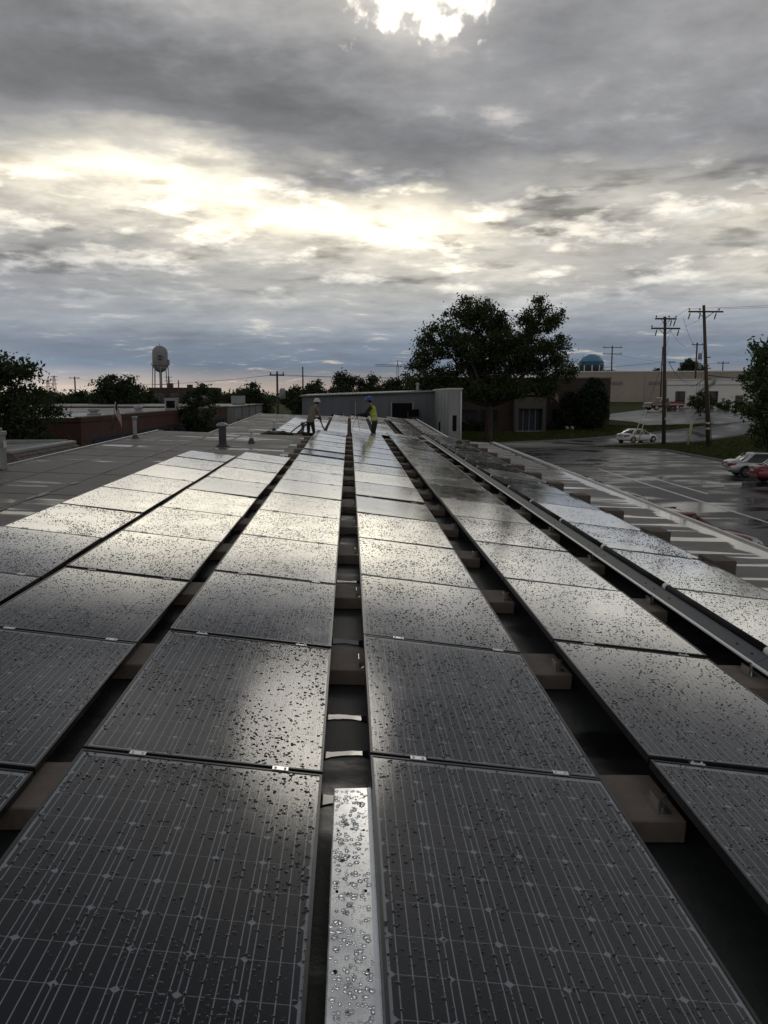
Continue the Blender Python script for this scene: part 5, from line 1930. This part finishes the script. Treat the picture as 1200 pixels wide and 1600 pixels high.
tree('broadleaf_tree', 'broad dark tree at the left border behind the shingled shed', G(-12.2, 29.6), [(-0.6, 0, 4.6, 1.5, 1.5, 1.3), (0.5, 0.2, 5.0, 1.0, 1.2, 0.95), (1.0, -0.2, 3.9, 1.1, 1.2, 0.9), (-0.4, -0.4, 3.0, 1.8, 1.6, 1.1), (0.9, 0.2, 2.2, 1.4, 1.4, 1.0), (-1.6, 0, 3.8, 1.2, 1.4, 1.3), (0.3, 0, 1.2, 1.7, 1.6, 0.9)],
     1.6, 0.17, 230, 110, 0.08, M['leaf_b'], seed=11, spread=0.42, shell=0.35)
tree('shrub', 'low dark shrub mass between left tree and red brick wall', G(-10.9, 31.8), [(0, 0, 1.4, 0.9, 0.9, 1.3), (-0.7, 0.1, 2.2, 0.9, 0.8, 1.0), (0.2, 0.6, 2.2, 0.6, 0.8, 0.9)], 0.6, 0.07, 60, 80, 0.07, M['leaf_b'], 'shrub', seed=12, spread=0.4)
tree('broadleaf_tree', 'round dark tree behind the brick building left of the water tower', G(-26.2, 95), [(0, 0, 5.2, 2.3, 2.3, 1.7), (-1.2, 0, 4.6, 1.5, 1.6, 1.4), (1.3, 0, 4.4, 1.5, 1.6, 1.4), (0.2, 0, 3.2, 2.6, 2.3, 1.6)], 1.8, 0.25, 130, 90, 0.16, M['leaf_b'], seed=13, spread=0.6, shell=0.3)
tree('upright_tree', 'young tree with upright shoots in front of the red brick wall', G(-9.45, 52), [(0, 0, 3.4, 0.85, 0.8, 1.3), (-0.45, 0, 4.4, 0.35, 0.4, 0.9), (0.05, 0, 4.75, 0.28, 0.35, 1.0), (0.5, 0, 4.5, 0.32, 0.4, 0.85), (-0.85, 0, 4.1, 0.25, 0.3, 0.7), (0.9, 0, 4.2, 0.25, 0.3, 0.75), (0, 0, 2.2, 1.1, 0.9, 1.1)],
     1.4, 0.08, 110, 60, 0.09, M['leaf_b'], seed=14, spread=0.28)
MID = [(-12.8, 110, 6.5, 2.6, 'dark tree left of the utility pole behind the pale building'), (-16.5, 118, 6.2, 2.6, 'dark tree behind pale building, farther left than its neighbour'), (-5.6, 104, 7.3, 3.4, 'dark tree directly behind the left end of grey shed'),
       (-1.6, 112, 6.6, 2.8, 'smaller dark tree behind grey shed, between two taller ones'), (0.6, 116, 8.0, 3.0, 'dark tree behind the grey shed roof, left of centre'), (4.2, 118, 8.1, 3.1, 'dark tree behind the grey shed roof, below the crane jib'),
       (7.0, 110, 8.8, 2.2, 'dark tree behind grey shed, touching the big spreading tree'), (-20.5, 126, 6.0, 2.4, 'small dark tree behind pale building roofs'), (-33, 135, 6.4, 2.8, 'dark tree below the water tower, right side'),
       (-37.5, 120, 5.8, 2.6, 'dark tree below the water tower, left side'), (-41.5, 118, 5.4, 2.4, 'low tree beside the round dark tree'), (-31, 108, 5.6, 2.0, 'low dark tree right of the round dark tree')]
for i, (x, y, top, w, lab) in enumerate(MID):
    z0 = terr(x, y)
    hh = top - z0
    rr = random.Random(40 + i)
    lb = [(rr.uniform(-0.3, 0.3) * w, rr.uniform(-.3, .3) * w, hh * rr.uniform(0.45, 0.62), w * 0.8, w * 0.8, hh * 0.34)]
    for q in range(5):
        lb.append((rr.uniform(-0.75, 0.75) * w, rr.uniform(-0.6, 0.6) * w, hh * rr.uniform(0.35, 0.82), w * rr.uniform(0.3, 0.5), w * 0.45, hh * rr.uniform(0.13, 0.2)))
    tree('background_tree', lab, G(x, y), lb, hh * 0.3, 0.22, 100, 70, 0.19, M['leaf_b'], 'tree', 'dark trees beyond the roofs', 50 + i, 0.62, 0.3)

# distant wooded horizon, one mass
rng_ = np.random.default_rng(8)
pts = []
for i in range(520):
    x = rng_.uniform(-330, 300)
    y = rng_.uniform(330, 430)
    hgt = 3.4 + 2.6 * mnoise.noise(Vector((x * 0.03, 2.2, 0))) + 1.5 * mnoise.noise(Vector((x * 0.11, 5.1, 0)))
    z0 = terr(x, y)
    c = np.array((x, y, z0 + hgt * 0.5))
    pts.append(c + rng_.normal(size=(55, 3)) * np.array((4.2, 3.0, hgt * 0.33)))
P = np.concatenate(pts)
P[:, 2] = np.maximum(P[:, 2], 1.5)
o = add_obj('distant_woods', leaf_mesh('distant_woods', P, 3, 0.9, M['leaf_b']))
tag(o, 'dark far-off belt of woods along the horizon', 'woods', None, 'stuff')

# ------------------------------------------------------------------ shrubs and trees, right side
tree('arborvitae', 'dense dark rounded evergreen at the right end of brown brick office', G(28.2, 96.0), [(0, 0, 1.9, 1.75, 1.7, 1.9), (0.1, 0, 3.6, 1.55, 1.5, 1.6), (0.1, 0, 4.8, 1.05, 1.1, 1.1), (-0.7, 0, 3.2, 1.2, 1.3, 1.7)], 0.8, 0.2, 330, 80, 0.15, M['leaf_d'], seed=21, spread=0.34, shell=0.55)
tree('arborvitae', 'dark evergreen bush half hidden behind the rounded evergreen', G(25.9, 97.4), [(0, 0, 1.6, 1.2, 1.2, 1.6), (0, 0, 3.1, 1.0, 1.0, 1.4)], 0.8, 0.15, 150, 80, 0.15, M['leaf_d'], seed=22, spread=0.34, shell=0.5)
for i, (x, w, lab) in enumerate(((12.5, 1.1, 'low shrub at brick office wall, farthest left of entrance'), (15.2, 1.0, 'low shrub at brick office wall, nearer the portal'), (24.6, 0.8, 'low shrub just right of the entrance portal'))):
    tree('shrub', lab, G(x, 98.8), [(0, 0, 0.6, w, 0.8, 0.55), (w * 0.8, 0, 0.5, w * 0.7, 0.7, 0.45)], 0.3, 0.05, 34, 60, 0.12, M['leaf_d'], 'shrub', 'shrubs along the brick office', 60 + i, 0.3)
tree('ash_tree', 'leafy green tree at the right border above the parked sedans', G(31.6, 60.0), [(-0.9, 0, 7.6, 1.5, 2.2, 1.5), (1.0, 0, 8.4, 2.2, 2.4, 1.8), (-1.4, -0.5, 5.9, 1.9, 2.2, 1.2), (0.6, 0, 5.0, 2.8, 2.6, 1.7), (-2.2, 0.3, 3.9, 1.1, 1.6, 0.9), (-1.0, -0.6, 3.2, 1.7, 2.0, 1.3), (1.5, 0, 2.9, 2.4, 2.2, 1.5), (-0.4, 0, 1.7, 1.5, 1.8, 0.9), (3.0, 0, 6.5, 2.4, 2.4, 2.4)],
     1.6, 0.24, 300, 80, 0.15, M['leaf_c'], seed=23, spread=0.55, shell=0.35)
tree('shrub', 'low dark bush behind the silver sedan at the lawn edge', G(29.2, 53.2), [(0, 0, 0.8, 1.5, 1.2, 0.8), (1.5, 0.6, 1.0, 1.3, 1.2, 1.0)], 0.4, 0.06, 70, 70, 0.11, M['leaf_b'], 'shrub', None, 24, 0.35)
tree('small_tree', 'small sparse tree in front of the white building, right of power pole', G(42.3, 99.0), [(0, 0, 2.0, 1.3, 1.2, 0.9), (-0.9, 0, 1.6, 0.8, 0.8, 0.6), (0.9, 0, 1.5, 0.9, 0.8, 0.7), (0.2, 0, 0.9, 1.0, 0.9, 0.6)], 0.9, 0.07, 75, 50, 0.13, M['leaf_c'], seed=25, spread=0.34)
tree('shrub', 'round shrub at the white building wall under barred windows', G(48.6, 106.8), [(0, 0, 0.8, 0.8, 0.7, 0.8)], 0.3, 0.05, 26, 60, 0.12, M['leaf_c'], 'shrub', None, 26, 0.3)
tree('background_tree', 'round dark treetop rising over the tan warehouse roof', G(91.5, 220), [(-0.6, 0, 7.6, 3.0, 3, 2.9), (2.2, 0, 6.0, 2.0, 2, 2.0)], 3, 0.3, 130, 70, 0.35, M['leaf_b'], 'tree', None, 27, 0.7)
tree('background_tree', 'tiny treetop over the tan warehouse beside the left power pole', G(81.5, 220), [(0, 0, 6.6, 1.5, 1.5, 1.4), (1.8, 0, 5.8, 1.0, 1, 1.0)], 3, 0.3, 50, 60, 0.3, M['leaf_b'], 'tree', None, 28, 0.6)
tree('background_tree', 'treetop beside the blue water tank over the warehouse roof', G(71.5, 230), [(0, 0, 5.8, 3.2, 3, 1.9), (-3, 0, 5.2, 2.6, 2.5, 1.5), (3, 0, 5.2, 2.0, 2.5, 1.3)], 3, 0.3, 120, 60, 0.4, M['leaf_c'], 'tree', None, 29, 0.8)

# lawn blades near the poles and before the office (only where the photo still shows texture)
def lawn(name, poly, count, seed, label):
    rng = np.random.default_rng(seed)
    xs_, ys_ = [p[0] for p in poly], [p[1] for p in poly]
    out = []
    def inside(x, y):
        c = False
        for i in range(len(poly)):
            (x1, y1), (x2, y2) = poly[i], poly[i - 1]
            if (y1 > y) != (y2 > y) and x < (x2 - x1) * (y - y1) / (y2 - y1) + x1:
                c = not c
        return c
    while len(out) < count:
        x, y = rng.uniform(min(xs_), max(xs_)), rng.uniform(min(ys_), max(ys_))
        if inside(x, y):
            out.append((x, y, terr(x, y) + 0.02))
    o = add_obj(name, leaf_mesh(name, np.array(out), seed, 0.10, M['blade'], 0.5))
    return tag(o, label, 'grass', None, 'stuff')


lawn('grass', [(27.3, 58), (27.6, 70.4), (23.2, 74.2), (20, 75.2), (31.5, 81.4), (42, 86.8), (44, 70), (36, 56)], 26000, 61, 'green lawn around the two power poles')
lawn('grass', [(11, 80.2), (15.5, 82.7), (28.3, 88.7), (42.5, 93.6), (33.4, 96), (31, 99), (10, 99.2)], 26000, 62, 'green lawn before the brown brick office')

# ------------------------------------------------------------------ power poles and wires
def wire(a, b, sag, r, label, n=14, group='overhead wires'):
    a, b = Vector(a), Vector(b)
    mb = MB()
    mb.tube([a.lerp(b, i / n) - Vector((0, 0, sag * 4 * (i / n) * (1 - i / n))) for i in range(n + 1)], r, 5)
    return tag(mb.build('wire', M['wire'], None, True), label, 'wire', group)


def crossarm(t, z, half, ang, m='wood_pole', pins=(-0.95, -0.35, 0.75), hang=(-0.9, -0.3, 0.6), yoff=-0.2):
    c, s = math.cos(ang), math.sin(ang)
    R = Matrix.Translation((0, yoff, z)) @ Matrix.Rotation(ang, 4, 'Z')
    mb = MB(); mb.box(-half, half, -0.06, 0.06, -0.07, 0.07, 0, R)
    arm = mb.build('crossarm', M[m], t)
    for p in pins:
        mb = MB()
        q = R @ Vector((p * half, 0, 0.07))
        mb.lathe([(0.025, 0), (0.025, 0.08), (0.075, 0.09), (0.085, 0.14), (0.05, 0.17), (0.06, 0.21), (0.02, 0.25)], 8, q)
        mb.build('insulator', M['insul'], arm, True)
    for p in hang:
        q = R @ Vector((p * half, -0.02, -0.07))
        mb = MB()
        mb.tube([q, q + Vector((-0.06, -0.05, -0.2)), q + Vector((-0.2, -0.12, -0.62))], [0.02, 0.065, 0.05], 7)
        mb.build('string_insulator', M['insul'], arm, True)
    for sg in (-1, 1):
        mb = MB()
        mb.tube([R @ Vector((sg * half * 0.42, 0.0, -0.07)), (0, yoff * 0.5, z - 0.65)], 0.03, 5)
        mb.build('brace', M['insul'], arm, True)
    return arm


def power_pole(label, base, top, r0, r1, group='tall wooden power poles'):
    t = thing('power_pole', label, 'power pole', base, 0, group)
    d = Vector(top) - Vector(base)
    mb = MB()
    mb.tube([(0, 0, -0.2), d * 0.5, d], [r0, (r0 + r1) / 2, r1], 12)
    mb.build('pole', M['wood_pole'], t, True)
    return t, d


pR, dR = power_pole('taller right wooden power pole with one crossarm on the lawn', G(33.68, 76.7), (32.62, 76.9, 12.95), 0.20, 0.13)
armR = crossarm(pR, 12.35, 1.62, 0.0)
armR.location = (dR.x * 0.95, 0, 0)
mb = MB(); mb.tube([(0.25, -0.1, 0.1), (0.1 + dR.x * 0.5, -0.14, 6)], 0.04, 6); mb.build('ground_conduit', M['insul'], pR, True)
for z in (1.6, 2.1, 7.4):
    mb = MB(); mb.lathe([(0.205, 0), (0.205, 0.16)], 12, (dR.x * z / 13, 0, z)); mb.build('band', M['pvc_white' if z < 3 else 'insul'], pR)
for k, z in enumerate((6.2, 7.2, 8.2)):
    mb = MB(); mb.box(0.12, 0.42, -0.05, 0.05, z, z + 0.09, 0, Matrix.Translation((dR.x * z / 13, 0, 0))); mb.build('side_bracket', M['insul'], pR)

pL, dL = power_pole('left wooden power pole with two crossarms beside the street', G(30.67, 80.0), (30.22, 80.0, 12.2), 0.20, 0.13)
crossarm(pL, 11.10, 1.42, 0.03, pins=(-0.95,), hang=(-0.6, 0.92)).location.x = -0.41
crossarm(pL, 12.0, 1.05, 0.05, pins=(-0.9, 0.3, 0.95), hang=(0.55, 0.9), yoff=-0.22).location.x = -0.44
mb = MB(); mb.box(0.1, 0.75, -0.05, 0.05, 7.9, 7.98); mb.build('side_bracket', M['insul'], pL)
mb = MB(); mb.lathe([(0.20, 0), (0.25, 0.2), (0.25, 0.5), (0.18, 0.62)], 10, (0.05, -0.32, 3.5)); mb.build('meter_can', M['insul'], pL, 'auto')
mb = MB(); mb.lathe([(0.212, 0), (0.212, 0.2)], 12, (0.02, 0, 2.4)); mb.build('band', M['pvc_white'], pL)

M['guy_guard'] = simple('yellowed_guy_guard', (0.50, 0.46, 0.26), 0.5)
for i, (a, b_, lab) in enumerate([((26.9, 78.6), (30.9, 80.2, 9.4), 'leftmost leaning yellow guy guard before the white sedan'), ((27.3, 77.9), (30.9, 80.2, 10.8), 'second leaning yellow guy guard before the white sedan'),
                                  ((31.6, 76.6), (32.9, 76.8, 10.6), 'upright yellow guy guard just left of right power pole'), ((31.4, 75.9), (33.0, 76.8, 8.8), 'leaning yellow guy guard left of the right power pole')]):
    z0 = terr(*a)
    t = thing('guy_wire', lab, 'guy wire', (a[0], a[1], z0), 0, 'guy wires of the power poles')
    d = Vector(b_) - Vector((a[0], a[1], z0))
    mb = MB(); mb.tube([(0, 0, -0.1), d], 0.014, 5); mb.build('strand', M['wire'], t, True)
    u = d.normalized()
    mb = MB(); mb.tube([u * 0.15, u * 2.5], 0.05, 8); mb.build('guard', M['guy_guard'], t, True)

wire((31.2, 76.65, 12.7), (29.7, 79.9, 11.45), 0.1, 0.013, 'overhead wire joining left arms of the two power poles')
wire((34.2, 76.65, 12.7), (32.2, 79.9, 11.3), 0.1, 0.013, 'overhead wire joining right arms of the two power poles')
wire((31.2, 76.6, 12.6), (60, 20, 12.4), 1.0, 0.013, 'overhead wire leaving the right pole, left arm end')
wire((34.3, 76.6, 12.6), (63, 21, 12.4), 1.0, 0.013, 'overhead wire leaving the right pole, right arm end')
wire((30.0, 80.0, 12.2), (54.0, 130, 12.4), 1.2, 0.016, 'overhead wire from left pole to the pole behind white building')
wire((32.0, 80.0, 12.1), (55.2, 130, 12.3), 1.2, 0.016, 'second overhead wire from left pole to pole behind white building')
wire((33.1, 76.7, 6.5), (46.2, 113.0, 6.3), 0.5, 0.045, 'thick service cable from right pole to white building')
wire((33.1, 76.7, 6.6), (58, 90, 6.4), 0.4, 0.045, 'thick service cable running right from the right pole')
wire((30.8, 80.0, 7.9), (46.4, 113.0, 6.6), 0.6, 0.03, 'service cable from left pole to white building')
wire((30.8, 80.0, 8.0), (-6.9, 80.4, 6.6), 0.7, 0.014, 'long low wire from left power pole past the big tree')


def small_pole(label, x, y, top, r, arms=1, can=False, w=1.1):
    z0 = terr(x, y)
    t = thing('utility_pole', label, 'utility pole', (x, y, z0), 0, 'distant utility poles')
    mb = MB(); mb.tube([(0, 0, -0.2), (0, 0, top - z0)], [r, r * 0.7], 8); mb.build('pole', M['wood_pole'], t, True)
    for k in range(arms):
        zz = top - z0 - 0.35 - 1.3 * k
        mb = MB(); mb.box(-w, w, -r - 0.12, -r, zz - 0.07, zz + 0.07); a = mb.build('crossarm', M['wood_pole'], t)
        for sx in (-0.85, 0.0, 0.85):
            mb = MB(); mb.lathe([(0.04, 0.07), (0.07, 0.2), (0.03, 0.3)], 6, (sx * w, -r - 0.06, zz)); mb.build('insulator', M['insul'], a, True)
    if can:
        for k in range(can):
            mb = MB(); mb.lathe([(0.26, 0), (0.3, 0.1), (0.3, 0.85), (0.15, 1.0)], 10, (r + 0.36, -0.1, top - z0 - 2.6 - 1.5 * k)); mb.build('transformer', M['steel'], t, 'auto')
    return t


small_pole('thin utility pole with transformer left of the grey shed', -6.9, 80.5, 7.0, 0.13, 1, 1, 0.7)
small_pole('far utility pole rising over trees behind the grey shed', -8.3, 150, 9.9, 0.16, 0)
small_pole('utility pole right of the blue water tank', 53.6, 170, 14.9, 0.18, 2, 0, 2.0)
small_pole('utility pole with transformers behind the white building', 54.4, 130, 13.0, 0.17, 1, 2, 0.9)
small_pole('short utility pole over the warehouse roof near right tree', 74.5, 165, 11.6, 0.15, 1, 0, 1.2)
small_pole('second pole close behind the right power pole over the warehouse', 47.8, 112.9 + 14, 12.2, 0.12, 0)
small_pole('far utility pole at left beside the lattice masts', -64.5, 200, 9.3, 0.22, 1, 0, 1.2)
small_pole('far short pole right of the water tower legs', -64.0, 300, 11.8, 0.3, 2, 0, 1.4)
small_pole('short pole over trees right of the water tower', -52.5, 260, 9.6, 0.25, 0)
wire((-6.9, 80.4, 6.7), (36, 190, 9.5), 0.6, 0.02, 'thin wire from the shed pole rising to the right')
wire((-6.9, 80.4, 6.7), (-64.5, 200, 9.0), 1.2, 0.02, 'thin wire from the shed pole towards far left pole')
wire((53.6, 170, 13.3), (74.5, 165, 11.3), 0.8, 0.02, 'thin wire over the warehouse roof')

# ------------------------------------------------------------------ far landmarks
t = thing('water_tower', 'grey water tower with domed tank on slender legs at left', 'water tower', (-111.2, 500, 1.8))
mb = MB(); mb.lathe([(0.3, 32.6), (1.6, 32.4), (3.2, 31.7), (4.4, 30.7), (5.0, 29.7), (5.2, 28.8), (5.2, 21.6), (5.0, 21.2)], 40); mb.build('tank', M['tank'], t, True)
mb = MB(); mb.lathe([(5.0, 21.25), (4.6, 19.6), (3.5, 18.2), (2.0, 17.4), (1.0, 17.1)], 40); mb.build('bowl', M['tank'], t, True)
mb = MB(); mb.lathe([(5.05, 21.1), (6.1, 21.1), (6.1, 21.35), (5.05, 21.35)], 40); bal = mb.build('balcony', M['tower_steel'], t)
for k in range(20):
    a = 2 * PI * k / 20
    mb = MB(); mb.tube([(6.0 * math.cos(a), 6.0 * math.sin(a), 21.3), (6.0 * math.cos(a), 6.0 * math.sin(a), 22.4)], 0.05, 4); mb.build('rail_post', M['tower_steel'], bal)
mb = MB(); mb.tube([(6.0 * math.cos(a), 6.0 * math.sin(a), 22.4) for a in np.linspace(0, 2 * PI, 33)], 0.05, 4); mb.build('rail', M['tower_steel'], bal)
mb = MB(); mb.tube([(0, 0, 0), (0, 0, 17.3)], 0.95, 14); mb.build('riser', M['tower_steel'], t, True)
for k in range(8):
    a = 2 * PI * k / 8 + 0.2
    mb = MB(); mb.tube([(6.4 * math.cos(a), 6.4 * math.sin(a), -1), (5.0 * math.cos(a), 5.0 * math.sin(a), 21)], 0.30, 8); mb.build('leg', M['tower_steel'], t, True)
    b2 = a + 2 * PI / 8
    mb = MB(); mb.tube([(5.75 * math.cos(a), 5.75 * math.sin(a), 10), (5.75 * math.cos(b2), 5.75 * math.sin(b2), 10)], 0.10, 5); mb.build('strut', M['tower_steel'], t)
mb = MB(); mb.lathe([(0.3, 32.9), (0.3, 33.4), (0.05, 33.6), (0.05, 34.8)], 8); mb.build('finial', M['tower_steel'], t)
mb = MB(); mb.box(5.2, 6.3, -0.6, 0.6, 21.4, 24.4); mb.build('ladder_cage', M['tower_steel'], t)
M['emblem'] = simple('dark_emblem', (0.05, 0.05, 0.055), 0.6)
def tank_patch(fn, n, r, m, nm):
    mb = MB()
    ctr = -PI / 2 + 0.22
    pts = []
    for q in range(n):
        u, z = fn(2 * PI * q / n)
        pts.append((r * math.cos(ctr + u / r), r * math.sin(ctr + u / r), z))
    c0 = (r * math.cos(ctr), r * math.sin(ctr), fn(0)[1])
    zc = sum(p[2] for p in pts) / n
    c0 = (c0[0], c0[1], zc)
    for q in range(n):
        mb.face([c0, pts[q], pts[(q + 1) % n]])
    return mb.build(nm, m, t)
tank_patch(lambda a: (2.1 * math.cos(a), 25.3 + 1.55 * math.sin(a)), 24, 5.24, M['emblem'], 'emblem')
tank_patch(lambda a: (2.5 * math.cos(a) * (abs(math.cos(a)) ** 0.2), 25.3 + 0.5 * math.sin(a)), 24, 5.28, M['tank'], 'emblem_band')
tank_patch(lambda a: (1.5 * math.cos(a), 25.3 + 0.22 * math.sin(a)), 16, 5.31, M['emblem'], 'emblem_line')
t.scale = (0.86, 0.86, 1.0)

t = thing('water_tank', 'blue domed water tank on white columns behind the tan warehouse', 'water tower', (116.2, 400, 4))
mb = MB(); mb.lathe([(0.2, 21.0), (2.2, 20.7), (4.0, 19.7), (5.3, 18.2), (5.9, 16.8)], 40); mb.build('dome', M['tank_blue'], t, True)
mb = MB(); mb.lathe([(5.95, 16.8), (6.0, 15.6), (5.7, 14.0), (4.6, 12.6), (2.5, 11.8), (1.0, 11.5)], 40)
M['tank_navy'] = mat('dark_blue_tank_belt', (0.045, 0.085, 0.14), 0.45, 0.15, 0.3)
mb.build('bowl', M['tank_navy'], t, True)
for k in range(10):
    a = 2 * PI * k / 10 + 0.1
    mb = MB(); mb.tube([(5.9 * math.cos(a), 5.9 * math.sin(a), -1), (5.85 * math.cos(a), 5.85 * math.sin(a), 15.6)], 0.32, 8); mb.build('column', M['pvc_white'], t, True)
mb = MB(); mb.tube([(0, 0, -1), (0, 0, 11.8)], 0.9, 12); mb.build('riser', M['pvc_white'], t, True)
for k in range(8):
    a = 2 * PI * k / 8
    mb = MB(); mb.tube([(4.0 * math.cos(a), 4.0 * math.sin(a), 19.75), (4.0 * math.cos(a), 4.0 * math.sin(a), 20.5)], 0.06, 4); mb.build('hatch_post', M['pvc_white'], t)

t = thing('tower_crane', 'far tower crane with long horizontal jib above the trees', 'crane', (34.5, 600, 1.8))
mb = MB()
for sx in (-0.7, 0.7):
    for sy in (-0.7, 0.7):
        mb.tube([(sx, sy, 0), (sx, sy, 24)], 0.14, 4)
for k in range(12):
    mb.tube([(-0.7, -0.7, 2 * k), (0.7, -0.7, 2 * k + 2)], 0.08, 4)
mb.build('mast', M['tower_steel'], t)
mb = MB()
for dz, dy in ((0, -0.5), (0, 0.5), (1.0, 0)):
    mb.tube([(-16, dy, 24.6 + dz), (6.5, dy, 24.2 + dz)], 0.16, 4)
for k in range(16):
    mb.tube([(-16 + 1.4 * k, -0.5, 24.6), (-15.3 + 1.4 * k, 0, 25.5)], 0.08, 4)
mb.build('jib', M['tower_steel'], t)
mb = MB(); mb.tube([(0, 0, 24), (0, 0, 29)], [0.6, 0.12], 6); mb.build('cat_head', M['tower_steel'], t)
mb = MB(); mb.box(4.5, 6.5, -0.8, 0.8, 22.4, 24.2); mb.build('counterweight', M['kerb'], t)
mb = MB(); mb.tube([(0, 0, 28.8), (-12, 0, 25.6)], 0.06, 4); mb.tube([(0, 0, 28.8), (6, 0, 24.8)], 0.06, 4); mb.build('tie_bar', M['tower_steel'], t)

for i, (x, y, top, lab) in enumerate([(-141.5, 400, 12.6, 'left thin lattice mast far behind the left trees'), (-138.6, 400, 14.4, 'right thin lattice mast far behind the left trees')]):
    t = thing('lattice_mast', lab, 'mast', (x, y, 1.8), 0, 'lattice masts on the horizon')
    hh = top - 1.8
    mb = MB()
    for sx, sy in ((-1, -1), (1, -1), (1, 1), (-1, 1)):
        mb.tube([(sx * 1.1, sy * 1.1, -0.5), (sx * 0.3, sy * 0.3, hh)], 0.10, 4)
    mb.build('leg_set', M['tower_steel'], t)
    mb = MB()
    for k in range(7):
        z0, z1 = hh * k / 7, hh * (k + 1) / 7
        w0, w1 = 1.1 - 0.8 * k / 7, 1.1 - 0.8 * (k + 1) / 7
        mb.tube([(-w0, -w0, z0), (w1, -w1, z1)], 0.06, 4)
        mb.tube([(w0, -w0, z0), (-w1, -w1, z1)], 0.06, 4)
    mb.build('lacing', M['tower_steel'], t)
    for z in (0.7, 0.85, 0.97):
        mb = MB(); mb.box(-1.7, 1.7, -0.1, 0.1, hh * z - 0.1, hh * z + 0.1); mb.build('arm', M['tower_steel'], t)

b = thing('factory_building', 'dark flat factory block below the water tower', 'building', (-60, 300, 1.6))
local_box(b, 'wall', -11, 12, 0, 16, -0.5, 6.0, 'brick_brown')
local_box(b, 'coping', -11.1, 12.1, -0.1, 16.1, 6.002, 6.25, 'pipe_dark')
for k in range(4):
    x = -9 + 5.2 * k
    window(b, 'y', 0, x, x + 3, 2, 4, -1, 2, 'steel')
for x, hgt in ((-4.5, 1.6), (2.5, 1.1), (7, 1.4)):
    bevel(local_box(b, 'roof_unit', x - 0.9, x + 0.9, 4, 6, 6.26, 6.26 + hgt, 'pipe_dark'), 0.05)

# mailboxes on a post at the street
t = thing('mailbox', 'dark twin mailbox on a post at the far kerb', 'mailbox', G(23.4, 87.6))
mb = MB(); mb.box(-0.06, 0.06, -0.06, 0.06, -0.1, 0.95); mb.build('post', M['wood_pole'], t)
mb = MB(); mb.box(-0.55, 0.45, -0.05, 0.05, 0.951, 1.0); mb.build('shelf', M['wood_pole'], t)
for sx in (-0.33, 0.22):
    mb = MB()
    mb.rings([[(sx + 0.14 * math.cos(a), y, 1.17 + (0.15 * math.sin(a) if math.sin(a) > 0 else 0.165 * math.sin(a))) for a in np.linspace(0, 2 * PI, 13)[:-1]] for y in (-0.26, 0.26)])
    bx_ = mb.build('box', M['steel'], t, 'auto')
    mb = MB(); mb.box(sx + 0.145, sx + 0.165, -0.05, 0.05, 1.15, 1.35); mb.build('signal_flag', M['lamp_red'], bx_)
